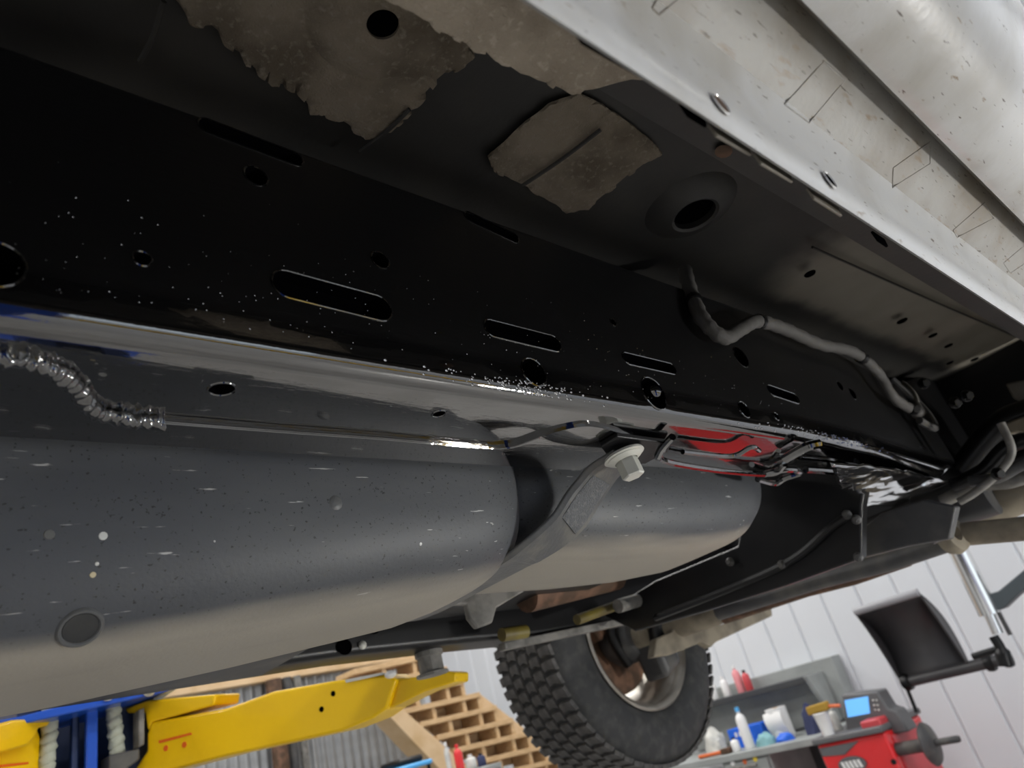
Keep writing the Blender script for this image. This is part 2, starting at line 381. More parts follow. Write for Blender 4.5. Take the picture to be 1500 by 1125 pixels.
me.polygons.foreach_set('use_smooth', [True] * len(me.polygons)); me.set_sharp_from_angle(angle=math.radians(35))
bpy.data.objects.remove(cuto)
for P, nm in rims: MB().tube(P + [P[0], P[1]], .0010, 6, False).build(nm, GLOSS, railo)
# bolt head sitting in the big round hole
c = atY((958, 574), YFACE + .012)
MB().ball(c, (.014, .012, .014), 14, 8).build('bolt', GLOSS, railo)
# overlapping lower flange plate with its weld
edge = [(-30, 515), (40, 524), (85, 540), (115, 565), (140, 600), (190, 613), (240, 619), (420, 633), (560, 643), (700, 655), (745, 655), (790, 640), (845, 626), (880, 627), (930, 641)]
eb = [atZ(p, ZB - .004) for p in edge]
eb = catmull(eb, 5)
plate = MB()
ring = [[Vector((p.x, p.y, ZB - .004)) for p in eb], [Vector((p.x, .537, ZB - .004)) for p in eb], [Vector((p.x, .537, ZB + .001)) for p in eb], [Vector((p.x, p.y, ZB + .001)) for p in eb]]
plate.loft(list(zip(*ring))); plate.build('lower_flange_plate', GLOSS, railo, smooth=30)
wb_ = [atZ(p, ZB - .003) for p in [(-30, 520), (40, 528), (85, 546), (115, 572), (140, 603), (190, 615), (240, 620)]]
wp = catmull(wb_, 26); wm = MB().tube(wp, [.0058 + .0006 * math.sin(i * .9) for i in range(len(wp))], 14)
for v in wm.v: v += Vector((noise.noise(v * 170), noise.noise(v * 170 + Vector((5, 1, 2))), noise.noise(v * 210 + Vector((1, 8, 3))))) * .0022
wm.build('weld_bead', GLOSS, railo, smooth=180)
wp = catmull([atZ(p, ZB - .003) for p in edge[6:12]], 10); MB().tube(wp, .0022, 6).build('sealant_bead', GLOSS, railo)
# pale metal beads standing in for glints along the wet rail edge
dr = MB()
def glint_bead(p, r): dr.ball(p, (r * 1.2, r, r), 6, 4)
for k in range(360):
    x = random.gauss(.45, .045) if k % 2 else random.gauss(1.08, .11)
    a = math.radians(180 + random.uniform(-5, 42))
    glint_bead((x, YFACE + .016 + .016 * math.cos(a) + interp(yshift, x), ZB + .016 + .016 * math.sin(a)), random.uniform(.0005, .0013))
for k in range(260):
    x = abs(random.gauss(0, .55)); z = ZB + .02 + abs(random.gauss(0, .05))
    glint_bead((x, YFACE + interp(yshift, x), min(z, .46)), random.uniform(.0002, .0006))
dr.build('glint_beads', mat('pale_metal_glints', (.85, .87, .9), .12, 1), railo, kind='stuff')
# bent flat-bar loops and clips under the rail behind the strap bolt
for pts, r in [([(985, 640), (968, 662), (975, 676), (1060, 690), (1130, 694), (1150, 680)], .0045), ([(1000, 662), (1070, 668), (1100, 655), (1112, 660)], .0035),
               ([(1110, 702), (1135, 708), (1150, 700), (1172, 692), (1150, 688), (1118, 695)], .005), ([(1150, 672), (1180, 655), (1200, 650)], .007), ([(1180, 688), (1230, 692), (1262, 700)], .006)]:
    MB().tube(catmull([atZ(p, ZB - .012) for p in pts], 6), r, 8).build('bracket_loop', GLOSS, railo)
# rippled, wet gusset plate at the end of the rail
gp = [(1215, 676), (1300, 684), (1402, 706), (1440, 712), (1390, 732), (1335, 742), (1262, 738), (1228, 712)]
g3 = [onp(p, Vector((1.45, .47, ZB - .022)), Vector((.085, 0, -1))) for p in gp]
bm = bmesh.new(); fc = bm.faces.new([bm.verts.new(p) for p in g3]); bmesh.ops.triangulate(bm, faces=[fc]); bmesh.ops.subdivide_edges(bm, edges=bm.edges[:], cuts=14, use_grid_fill=True)
for v in bm.verts:
    v.co.z += .004 * noise.noise(Vector((v.co.x * 9, v.co.y * 60, 1))) + .0012 * noise.noise(Vector((v.co.x * 30, v.co.y * 30, 4)))
g = MB(); bm.verts.index_update(); g.add([v.co.copy() for v in bm.verts], [tuple(v.index for v in f.verts) for f in bm.faces]); bm.free()
go = g.build('gusset_plate', GLOSS2, railo); sd = go.modifiers.new('s', 'SOLIDIFY'); sd.thickness = .004

# --- far frame rail
zb_far = [(-1, .215), (.7, .215), (1.0, .205), (1.2, .195), (1.95, .20), (2.3, .25), (2.6, .30), (3.4, .30)]
xs2 = [-1 + .1 * k for k in range(44)]
fr = MB().loft([rail_section(x, 1.255, 1.355, interp(zb_far, x), interp(zb_far, x) + .2, .014) for x in xs2])
fro = fr.build('frame_rail', SATIN, TR, label='far frame rail, black')
a_, b_ = atY((735, 948), 1.25), atY((1040, 884), 1.25)
MB().obox((a_ + b_) / 2, (b_ - a_) / 2, (0, .012, 0), (0, 0, .008)).build('lower_flange', LGREY, fro, bevel=.002)
for p in [(531, 945)]: MB().ball(atY(p, 1.252), .008, 8, 6).build('bolt', BOLT, fro)
for p in [(530, 918), (546, 918), (504, 948)]:
    c = atY(p, 1.254); MB().lathe([(0, 0), (.014, 0), (.015, .003)], c, (0, -1, 0), 16).build('hole_plug', HOLE, fro)

# --- fuel tank: two lobes either side of the strap
def tank_ring(x, y0, y1, zb, zt, r, seg=56):
    cy, cz, hy, hz = (y0 + y1) / 2, (zb + zt) / 2, (y1 - y0) / 2, (zt - zb) / 2; P = []
    for k in range(seg):
        t = 2 * math.pi * k / seg; c, s_ = math.cos(t), math.sin(t); e = 2 / r
        P.append(Vector((x, cy + hy * math.copysign(abs(c) ** e, c), cz + hz * math.copysign(abs(s_) ** e, s_))))
    return P
def lobe(stations):
    rings = []
    for (x, y0, y1, zb, r) in stations: rings.append(tank_ring(x, y0, y1, zb, .48, r))
    return rings
Y0 = .548
A = [(-.55, .60, .78, .20, 3), (-.54, .565, .82, .15, 3.6), (-.50, .553, .84, .125, 4.2), (-.35, Y0, .85, .116, 4.4), (0, Y0, .86, .118, 4.4), (.15, Y0, .86, .124, 4.2), (.30, Y0, .86, .135, 4.0), (.42, Y0, .86, .146, 3.8),
     (.50, .550, .86, .154, 3.7), (.545, .556, .855, .163, 3.6), (.570, .566, .85, .174, 3.5), (.585, .580, .845, .188, 3.4), (.592, .598, .835, .205, 3.2)]
tank = MB(); tank.loft(lobe(A)); tko = tank.build('fuel_tank', TANK, TR, smooth=60, label='dark grey moulded plastic fuel tank with dusty underside and painted-in floor bounce')
B = [(.560, .62, .82, .225, 3.2), (.575, .590, .83, .205, 3.4), (.60, .575, .84, .193, 3.6), (.66, .566, .85, .186, 3.8), (.80, .562, .85, .183, 3.9), (.95, .562, .85, .184, 3.9), (1.06, .564, .845, .190, 3.7), (1.13, .570, .835, .203, 3.4),
     (1.18, .580, .82, .225, 3.1), (1.21, .60, .80, .255, 2.8), (1.225, .63, .77, .29, 2.6)]
tk2 = MB(); tk2.loft(lobe(B)); tk2.build('tank_lobe', TANK, tko, smooth=60)
# moulded-in drain plug, scuffs and blobs on the shell (placed where the shell is by casting the view line on to it)
def hit_tank(p):
    r = ray(*p).normalized(); o = tko; off = Vector((0, 0, H)) - wloc(tko)
    ok, loc, nor, _ = o.ray_cast(off, r); return (loc - off, nor) if ok else (atZ(p, .13), Vector((0, 0, -1)))
c, n = hit_tank((118, 920))
MB().lathe([(.0115, .0004), (.0125, .0016), (.0138, .0016), (.015, .0004), (.0155, -.001)], c, n, 36).build('drain_ring', STRAP, tko)
MB().lathe([(0, .0006), (.0112, .0006), (.0116, -.001)], c, n, 28).build('drain_plug', RUBBER, tko)
for p, m_, r in [((151, 785), CLOUD, .0035), ((136, 842), mat('tan_speck', (.55, .47, .30), .6), .0024), ((492, 737), STRAP, .0075), ((616, 797), CLOUD, .0020), ((142, 826), CLOUD, .0016), ((314, 793), CLOUD, .0010), ((72, 783), STRAP, .004)]:
    c, n = hit_tank(p)
    MB().lathe([(0, .0006), (r * .8, .0005), (r, -.0005)], c, n, 10).build('paint_spot', m_, tko)

# --- tank strap with its bolt
sp = [(.660, .470, .2565), (.652, .500, .2505), (.640, .527, .232), (.618, .553, .205), (.590, .585, .187), (.575, .620, .180), (.570, .70, .178), (.570, .80, .178), (.572, .87, .186), (.575, .90, .21)]
sp = catmull(sp, 6)
def band(path, half, thick, dirx=Vector((1, 0, 0)), rib=0, off=0):
    rings = []
    for i, p in enumerate(path):
        t = (path[min(i + 1, len(path) - 1)] - path[max(i - 1, 0)]).normalized()
        n = t.cross(dirx).normalized()
        if n.z > 0: n = -n
        b = dirx - t * dirx.dot(t); b.normalize(); p = p + n * off
        q = [p - b * half, p - b * half * .84 + n * rib, p + b * half * .84 + n * rib, p + b * half, p + b * half - n * thick, p - b * half - n * thick]
        rings.append(q)
    return MB().loft(rings)
sto = band(sp, .031, .003, rib=.004).build('tank_strap', STRAP, TR, smooth=30, bevel=.001)
seg = sp[8:19]
band(seg, .020, .001, rib=.0012, off=.0045).build('strap_pad', STRAPPAD, sto, smooth=30)
bc = atZ((914, 668), .254)
MB().hexbolt(bc, (.06, -.10, -1), .0135, .026, .0215).build('bolt', BOLT, sto, smooth=30)
MB().lathe([(.008, -.002), (.024, -.002), (.025, .001), (.0215, .0025)], bc, (.06, -.10, -1), 28).build('washer', BOLT, sto)
pl = [atZ(p, .262) for p in [(880, 655), (905, 640), (985, 650), (978, 662), (945, 680), (900, 682)]]
MB().prism(pl, (0, 0, .006)).build('mount_tab', SATIN, sto, bevel=.0015)

# --- rocker panel (outer sill) and pinch-weld flange
def rocker_profile():
    return [(.104, .272), (.101, .268), (.098, .272), (.097, .300), (.095, .322), (.088, .335), (.075, .343), (.060, .354), (.052, .366), (.0475, .372), (.0445, .362), (.0415, .3425),
            (.030, .339), (.010, .343), (-.008, .350), (-.022, .360), (-.034, .376), (-.043, .398), (-.052, .43), (-.062, .48), (-.066, .56), (-.066, .80), (-.04, .80), (.10, .80), (.17, .80), (.17, .62),
            (.182, .570), (.190, .435), (.186, .423), (.175, .420), (.135, .418), (.115, .408), (.106, .39), (.104, .34)]
pr = rocker_profile()
xsr = [-1.2, -.6, 0, .3, .6, .9, 1.2, 1.5, 1.8, 2.05, 2.1]
def rk(i0, i1, name, m, par, closed=False):
    return MB().loft([[Vector((x, y, z)) for (y, z) in pr[i0:i1]] for x in xsr], closed, closed).build(name, m, par, smooth=50)
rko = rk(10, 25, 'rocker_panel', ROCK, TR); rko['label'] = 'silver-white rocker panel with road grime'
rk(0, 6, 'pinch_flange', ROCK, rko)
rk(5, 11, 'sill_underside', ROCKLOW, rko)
ino = rk(24, 34, 'inner_sill', CHAR, TR)
q = MB().loft([[Vector((x, y, z)) for (y, z) in [pr[33], pr[0]]] for x in xsr], False, False); q.build('inner_flange_face', PANEL, rko)
# inner flange sheet showing in broken lengths below the outer one
for (a, b) in [((848, 48), (955, 112)), ((1005, 158), (1040, 180)), ((1046, 188), (1105, 222)), ((1112, 230), (1165, 262)), ((1190, 282), (1236, 312)), ((1285, 345), (1303, 357))]:
    A_, B_ = atY(a, .106), atY(b, .106)
    MB().prism([A_ + Vector((0, .001, .006)), B_ + Vector((0, .001, .006)), B_ + Vector((-.003, .001, -.003)), A_ + Vector((.003, .001, -.003))], (0, .002, 0)).build('flange_tab', PANEL if a[0] > 1040 and a[0] < 1280 else HOLE, rko, bevel=.0006)
# oval holes in the flange
for p in [(1056, 153), (1215, 264)]:
    c = atY(p, .0965)
    MB().lathe([(.0, .0003), (.0066, .0003)], c, (0, -1, 0), 20).build('drain_hole', RUST if p[0] < 1100 else HOLE, rko)
    MB().lathe([(.0064, .0002), (.007, .0011), (.0078, .0002)], c, (0, -1, 0), 24).build('hole_rim', ROCK, rko)
def on_sill(p):
    # where the sight line meets the sill underside profile
    q = ray(*p)
    for (y0, z0), (y1, z1) in zip(pr[4:10], pr[5:11]):
        e0, e1 = y0 * q.z - z0 * q.y, y1 * q.z - z1 * q.y
        if e0 * e1 <= 0 and e0 != e1:
            u = e0 / (e0 - e1); z = lerp(z0, z1, u); return q * ((z + .0001) / q.z)
    return q * (.345 / q.z)
# stamped rectangles on the sill underside
for quad in [[(1149, 153), (1206, 90), (1237, 118), (1185, 180)], [(1307, 275), (1308, 246), (1362, 208), (1362, 240)], [(1396, 337), (1442, 297), (1455, 320), (1402, 348)], [(1470, 385), (1500, 360), (1510, 380), (1480, 400)], [(955, 12), (975, -25), (1005, -10), (965, 22)]]:
    P = [on_sill(p) for p in quad]; path = []
    for k in range(4):
        for u in range(6): path.append(on_sill((lerp(quad[k][0], quad[(k + 1) % 4][0], u / 6), lerp(quad[k][1], quad[(k + 1) % 4][1], u / 6))))
    MB().tube(path + path[:2], .0007, 6, False).build('stamped_rib', ROCKLOW, rko)
# --- cab floor
fp = MB()
zf = lambda x, y: .560 + .006 * noise.noise(Vector((x * 4, y * 6, 0)))
nx, ny = 90, 16
fp.loft([[Vector((lerp(-1.2, 2.15, i / nx), lerp(.178, .95, j / ny), zf(lerp(-1.2, 2.15, i / nx), lerp(.178, .95, j / ny)))) for j in range(ny + 1)] for i in range(nx + 1)], False, False)
fpo = fp.build('cab_floor', FLOORM, TR, smooth=60, label='charcoal cab floor pan')
def dish(px, z, r0, r1, rh, m1, par, hd=.006):
    c = atZ(px, z)
    MB().lathe([(rh, .010), (rh, -.003), (rh + .004, -.005), (r0, -.004), (r1, .004), (r1 + .008, .012)], c, (0, 0, 1), 40).build('floor_dimple', m1, par)
    MB().lathe([(0, hd), (rh, hd)], c, (0, 0, 1), 28).build('floor_hole', HOLE, par)
dish((560, 33), .541, .030, .058, .0135, FELT, fpo, 0)
dish((1017, 312), .548, .036, .056, .0285, CHAR, fpo)
def patch(poly, z, m, name, par, th=.006, jag=.004, cuts=7, fuzz=.0016):
    pts = [atZ(p, z) for p in poly]; out = []
    for i, p in enumerate(pts):
        q = pts[(i + 1) % len(pts)]
        for k in range(8):
            v = p.lerp(q, k / 8); v += Vector((noise.noise(v * 90), noise.noise(v * 90 + Vector((7, 3, 1))), 0)) * jag; out.append(v)
    bm = bmesh.new(); f_ = bm.faces.new([bm.verts.new(v) for v in out]); bmesh.ops.triangulate(bm, faces=[f_])
    bmesh.ops.subdivide_edges(bm, edges=bm.edges[:], cuts=cuts, use_grid_fill=True)
    bnd = set(v for e in bm.edges if e.is_boundary for v in e.verts)
    for v in bm.verts:
        if v in bnd: v.co.z += th
        else: v.co.z += fuzz * noise.noise(v.co * 160) + fuzz * 1.5 * noise.noise(v.co * 45)
    bm.verts.index_update(); o = MB().add([v.co.copy() for v in bm.verts], [tuple(v.index for v in f.verts) for f in bm.faces]); bm.free()
    return o.build(name, m, par, smooth=80)
patch([(245, -12), (285, 40), (310, 45), (360, 95), (400, 125), (435, 135), (455, 165), (505, 185), (535, 205), (565, 200), (600, 170), (640, 122), (700, 85), (660, 20), (620, -12)], .549, FELT, 'undercoat_patch', fpo)
patch([(715, 232), (760, 190), (810, 150), (850, 138), (900, 165), (955, 208), (970, 226), (920, 260), (862, 308), (830, 313), (765, 272), (722, 252)], .551, FELT, 'undercoat_patch', fpo, fuzz=.001, th=.003, jag=.002)
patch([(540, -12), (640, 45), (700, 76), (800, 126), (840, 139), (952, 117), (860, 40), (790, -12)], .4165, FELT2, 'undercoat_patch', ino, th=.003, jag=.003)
# seams and holes in the floor
for a, b in [((765, 272), (880, 190)), ((1190, 362), (1500, 498)), ((527, 222), (600, 160)), ((205, 90), (240, 2))]:
    MB().tube(catmull([atZ(a, .546), (atZ(a, .546) + atZ(b, .546)) / 2 + Vector((.002, .002, 0)), atZ(b, .546)], 6), .0022, 6).build('seam_bead', CHAR, fpo)
for p, r in [((1187, 402), .009), ((1322, 471), .010), ((1367, 492), .009), ((1390, 507), .009), ((1392, 532), .008), ((1428, 527), .009)]:
    c = atZ(p, .5455); MB().lathe([(0, 0), (r, 0), (r * 1.1, .002)], c, (0, 0, 1), 20).build('floor_hole', HOLE, fpo)
MB().ball(atZ((1060, 222), .4165), (.011, .007, .0015), 12, 6).build('rust_blister', RUST, ino)
# --- wiring loom clipped along the top of the rail
lm = [(1003, 395), (1012, 428), (1030, 468), (1060, 494), (1085, 482), (1110, 471), (1150, 482), (1200, 504), (1250, 516), (1285, 545), (1310, 583), (1345, 605)]
lz = [.40, .395, .385, .378, .376, .378, .38, .385, .39, .40, .41, .42]
pts = catmull([atY(p, yv) for p, yv in zip(lm, lz)], 8)
loom = MB().tube(pts, [.0102 + .0009 * math.sin(i * 2.1) for i in range(len(pts))], 12).build('wiring_loom', HOSE, TR)
for i in (10, 40, 66): MB().tube([pts[i], pts[i + 1]], .0120, 12).build('clip', SATIN, loom)
e = pts[-1]
MB().tube([e, e + Vector((.03, .005, .03))], [.014, .010], 10).build('connector', DGREY, loom)
MB().tube(catmull([e, e + Vector((.05, 0, .05)), e + Vector((.09, .02, .10))], 6), .005, 8).build('cable_tail', LGREY, loom)
MB().tube(catmull([e + Vector((-.02, 0, -.02)), e + Vector((.06, 0, -.03)), e + Vector((.13, .02, .04)), e + Vector((.10, .04, .12))], 6), .008, 8).build('cable_loop', DGREY, loom)

# --- crossmember, braces and axle behind the tank
XC = 1.42
cm = MB(); cm.prism([atX(p, XC) for p in [(1100, 690), (1272, 690), (1262, 740), (1261, 818), (1150, 858), (1040, 893), (930, 925), (880, 900), (960, 850), (1080, 800)]], (.03, 0, 0))
cmo = cm.build('crossmember', SATIN, TR, bevel=.004)
lip = catmull([atX(p, XC - .01) for p in [(960, 905), (1040, 874), (1110, 845), (1148, 827), (1180, 806), (1215, 774), (1242, 755)]], 6)
MB().tube(lip, .008, 8).build('lip', SATIN, cmo)
for p in [(1146, 827), (1241, 754), (1255, 761), (1070, 823), (1258, 816)]:
    MB().hexbolt(atX(p, XC - .012), (-1, 0, 0), .006, .008, .009).build('bolt', DGREY, cmo)
MB().prism([atX(p, XC + .12) for p in [(1261, 775), (1290, 752), (1352, 732), (1400, 742), (1390, 790), (1330, 800), (1260, 818)]], (.03, 0, 0)).build('gusset', DGREY, TR, bevel=.003)
AX, AZ = 1.973, .195
ax = MB().tube([(AX, .2, AZ + .02), (AX, .7, AZ), (AX, 1.60, AZ)], .046, 20).build('axle_tube', TAN, TR)
MB().prism([atY(p, 1.42) for p in [(958, 962), (962, 935), (985, 925), (990, 908), (1020, 896), (1050, 897), (1056, 915), (1085, 906), (1130, 888), (1132, 902), (1050, 940), (1042, 948), (1030, 940), (985, 958)]], (0, .03, 0)).build('spring_bracket', TAN, ax, bevel=.004)
tb = [atX(p, 1.84) for p in [(1052, 897), (1200, 850), (1300, 824), (1405, 788)]]
MB().tube(tb, .022, 12).build('track_bar', DGREY, TR)
MB().tube([atX(p, 1.84) for p in [(1398, 784), (1450, 779), (1525, 772)]], .026, 14).build('tie_rod', TAN, TR)
lb = [atX(p, 1.90) for p in [(1060, 906), (1180, 866), (1250, 848), (1330, 820)]]
MB().tube(lb, .016, 10).build('brake_pipe_guard', RUST, TR)
sh = [atX(p, 1.90) for p in [(1350, 757), (1450, 722)]]
sho = MB().tube(sh, .050, 18).build('shock_absorber', DGREY, TR)
MB().lathe([(.018, -.015), (.04, -.015), (.045, 0), (.04, .015), (.018, .015)], atX((1392, 783), 1.80), (.2, 1, 0), 24, True).build('bushing', TAN, sho)
MB().prism([atX(p, 1.62) for p in [(1300, 760), (1322, 742), (1345, 738), (1352, 770), (1385, 785), (1365, 798), (1345, 790), (1325, 800)]], (.02, 0, 0)).build('shock_bracket', DGREY, TR, bevel=.003)
# linkages and lines in the wheel arch
for pts, x, r, m_, nm in [([(1405, 735), (1430, 720), (1465, 690), (1482, 660), (1466, 620)], 1.7, .008, LGREY, 'brake_line'), ([(1395, 712), (1440, 690), (1475, 655), (1520, 640)], 1.75, .016, SATIN, 'brake_hose'),
                          ([(1420, 706), (1460, 700), (1490, 684), (1520, 672)], 1.72, .012, DGREY, 'brake_hose'), ([(1380, 735), (1430, 712), (1480, 706), (1520, 690)], 1.78, .014, LGREY, 'spring_link'), ([(1410, 690), (1440, 650), (1475, 616), (1520, 600)], 1.9, .03, SATIN, 'arch_liner_edge')]:
    MB().tube(catmull([atX(p, x) for p in pts], 6), r, 10).build(nm, m_, TR)
MB().prism([atX(p, 1.85) for p in [(1466, 622), (1520, 602), (1520, 640), (1490, 632), (1478, 636)]], (.03, 0, 0)).build('arch_bracket', TAN, TR, bevel=.004)
MB().prism([atX(p, 1.95) for p in [(1472, 562), (1520, 552), (1520, 600), (1500, 590), (1484, 584)]], (.03, 0, 0)).build('arch_bracket', PANEL, TR, bevel=.004)
MB().box((2.12, .14, .28), (2.2, 1.6, .75)).build('arch_liner', SATIN, TR, bevel=.02)
for p, x in [((1195, 640), 0), ((1352, 562), 0), ((1398, 590), 0), ((1415, 580), 0), ((1338, 600), 0), ((1460, 694), 0)]:
    MB().hexbolt(atX(p, 1.60), (-.6, -.6, -.3), .009, .012, .012).build('bolt', SATIN, TR)
# exhaust, bars and bracket glimpsed past the tank
MB().tube([atY(p, 1.12) for p in [(770, 872), (830, 858), (900, 842)]], .036, 16).build('exhaust_pipe', RUST, TR)
MB().tube([atY(p, 1.16) for p in [(845, 908), (900, 888), (955, 868)]], .012, 10).build('handbrake_cable', OLIVE, TR)
MB().tube([atY(p, 1.16) for p in [(735, 930), (770, 925)]], .014, 10).build('handbrake_cable', OLIVE, TR)
MB().tube([atY(p, 1.12) for p in [(905, 888), (960, 872), (1040, 850)]], .016, 10).build('brake_hose', LGREY, TR)
MB().prism([atY(p, .92) for p in [(560, 884), (690, 858), (772, 850), (768, 866), (728, 890), (722, 912), (700, 920), (688, 905), (684, 885), (640, 885)]], (0, .012, 0)).build('tank_bracket', LGREY, TR, bevel=.003)
MB().box((.55, 1.0, .25), (1.25, 1.22, .40)).build('driveline_guard', SATIN, TR, bevel=.02)
MB().box((-1.0, .95, .19), (.55, 1.22, .42)).build('transfer_case', DGREY, TR, bevel=.04)
MB().box((.9, 1.6, .46), (3.0, 1.9, .62)).build('arch_roof', SATIN, TR, bevel=.03)
# --- far wheel
WX, WZ, WY = 1.973, .207, 1.60
R_ = .405
prof = [(.236, .012), (.250, .0), (.285, -.012), (.33, -.010), (.365, .004), (.388, .022), (.393, .040), (.393, .25), (.388, .268), (.365, .285), (.33, .30), (.285, .302), (.25, .29), (.236, .278), (.228, .26), (.228, .03)]
ty = MB().lathe(prof, (WX, WY, WZ), (0, 1, 0), 72, True).build('tyre', RUBBER, TR, label='far off-road tyre with blocky tread')
blk = None; nb = 60
rows = [(.028, .030, 0), (.082, .023, .5), (.131, .021, 0), (.18, .021, .5), (.232, .030, 0)]
for (hy, hw, ph) in rows:
    proto = None
    for k in range(nb):
        a = 2 * math.pi * (k + ph) / nb
        if proto is None:
            m_ = MB(); tw = .0165 * R_ / .4
            P = [(-tw, -hw, 0), (tw, -hw * .8, 0), (tw * 1.1, hw * .2, 0), (tw * .8, hw, 0), (-tw * .9, hw * .85, 0), (-tw * .6, 0, 0)]
            me = bpy.data.meshes.new('tread_block'); n6 = 6
            me.from_pydata([(x, y, -.004) for x, y, _ in P] + [(x * .9, y * .92, .009) for x, y, _ in P], [], [tuple(range(6))[::-1], tuple(range(6, 12))] + [(i, (i + 1) % 6, 6 + (i + 1) % 6, 6 + i) for i in range(6)])
            me.materials.append(TREAD); proto = me
        o = bpy.data.objects.new('tread_block', proto); COL.objects.link(o); o.parent = ty
        c = Vector((WX + .392 * math.sin(a), WY + .012 + hy, WZ + .392 * math.cos(a) + H)) - wloc(ty)
        o.matrix_local = Matrix.Translation(c) @ Matrix.Rotation(a, 4, 'Y')
rim = MB().lathe([(.234, .010), (.240, .002), (.234, -.004), (.222, .004), (.212, .03), (.200, .09), (.196, .20), (.214, .27), (.236, .285), (.238, .292), (.226, .290), (.205, .275), (.19, .20), (.194, .09), (.208, .03), (.226, .012)], (WX, WY, WZ), (0, 1, 0), 64, True).build('wheel_rim', ALLOY, TR)
for k in range(5):
    a = 2 * math.pi * k / 5 + .55; d = Vector((math.sin(a), 0, math.cos(a))); t = Vector((math.cos(a), 0, -math.sin(a)))
    MB().obox(Vector((WX, WY + .235, WZ)) + d * .13, d * .075, t * .038, (0, .012, 0)).build('spoke', ALLOY, rim, bevel=.006)
MB().lathe([(0, .21), (.075, .21), (.08, .225), (.075, .25), (0, .25)], (WX, WY, WZ), (0, 1, 0), 32).build('hub_plate', ALLOY, rim)
MB().lathe([(.06, .12), (.165, .12), (.168, .135), (.165, .15), (.06, .15)], (WX, WY, WZ), (0, 1, 0), 40, True).build('brake_disc', RUST, TR)
hub = MB().lathe([(0, 0), (.07, 0), (.085, .04), (.085, .10), (.06, .14), (.06, .21), (0, .21)], (WX, WY - .01, WZ), (0, 1, 0), 28).build('hub', DGREY, TR)
MB().obox((WX - .10, WY + .10, WZ + .09), (.055, 0, .04), (0, .055, 0), (-.03, 0, .05)).build('brake_caliper', RUST, TR, bevel=.012)
MB().obox((WX + .02, WY - .03, WZ - .01), (.05, 0, .02), (0, .05, 0), (-.02, 0, .13)).build('knuckle', DGREY, TR, bevel=.02)
MB().tube(catmull([(WX - .05, WY - .02, WZ + .15), (WX - .10, WY + .02, WZ + .02), (WX - .03, WY + .05, WZ - .08)], 6), .02, 10).build('brake_hose', SATIN, TR)
MB().tube([(WX - .05, 1.42, .5), (WX - .03, 1.50, .14)], .032, 14).build('shock_absorber', SATIN, TR)

# ================================================================== the lift
def arm_side(px_poly, P0, P1, thick):
    d = (Vector(P1) - Vector(P0)); d.z = 0; n = Vector((-d.y, d.x, 0)).normalized()
    if n.y < 0: n = -n
    return [onp(p, P0, n) for p in px_poly], n * thick, n
LX0, LX1, LY = .315, .66, 2.12
lf = thing('lift_post', ((LX0 + LX1) / 2, LY + .2, F0), 'blue lift post with yellow swing arms beyond the truck', 'car lift')
post = MB()
post.box((LX0 + .02, LY + .28, F0), (LX1 - .02, LY + .31, 2.2)).box((LX0 + .02, LY + .05, F0), (LX0 + .05, LY + .28, 2.2)).box((LX1 - .05, LY + .05, F0), (LX1 - .02, LY + .28, 2.2))
post.box((LX0 + .05, LY + .05, F0), (LX0 + .10, LY + .08, 2.2)).box((LX1 - .10, LY + .05, F0), (LX1 - .05, LY + .08, 2.2)); post.build('post', NAVY, lf, smooth=0)
MB().box((LX0 - .1, LY - .05, F0), (LX1 + .1, LY + .4, F0 + .03)).build('base_plate', BLUE, lf, bevel=.005)
for (a, b) in [((75, 1035), (68, 1125)), ((165, 1030), (173, 1112))]:
    A_, B_ = atY(a, LY + .02), atY(b, LY + .02); d = (B_ - A_); A_ = A_ - d * .6; B_ = B_ + d * 1.2
    n_ = 60; MB().tube([A_.lerp(B_, k / n_) + Vector((.004 * math.sin(k * 1.7), .003 * math.cos(k * 1.7), 0)) for k in range(n_ + 1)], .0165, 10).build('lifting_rope', ROPE, lf)
A_, B_ = atY((133, 1030), LY + .01), atY((134, 1125), LY + .01); MB().obox((A_ + B_) / 2, (.013, 0, 0), (0, .01, 0), (0, 0, abs(A_.z - B_.z) * 1.1)).build('guide_rail', BLUE, lf, bevel=.004)
A_, B_ = atY((108, 1035), LY + .04), atY((110, 1125), LY + .04); MB().obox((A_ + B_) / 2, (.008, 0, 0), (0, .01, 0), (0, 0, abs(A_.z - B_.z) * 1.1)).build('guide_rail', NAVY, lf, bevel=.003)
# carriage head: blue plate edge over the ropes
tp = [atY(p, LY - .06) for p in [(-40, 1062), (30, 1049), (120, 1026), (230, 996), (262, 992), (262, 1008), (232, 1016), (120, 1041), (30, 1061), (-40, 1075)]]
MB().prism(tp, (0, .22, 0)).build('carriage_top', BLUE, lf, bevel=.004)
c = atY((218, 1012), LY - .065); MB().hexbolt(c, (0, -1, 0), .010, .012, .014).build('bolt', BOLT, lf)
for p in [(158, 1023), (178, 1017), (200, 1012)]: MB().ball(atY(p, LY - .065), (.012, .004, .006), 8, 6).build('paint_chip', CLOUD, lf)
pf = [atY(p, LY - .02) for p in [(160, 1106), (205, 1096), (205, 1112), (180, 1130), (160, 1140)]]
MB().prism(pf, (0, .08, 0)).build('latch_block', DGREY, lf, bevel=.004)
MB().prism([atY(p, LY - .02) for p in [(203, 1040), (212, 1036), (212, 1090), (203, 1095)]], (0, .05, 0)).build('arm_pin', LGREY, lf, bevel=.003)
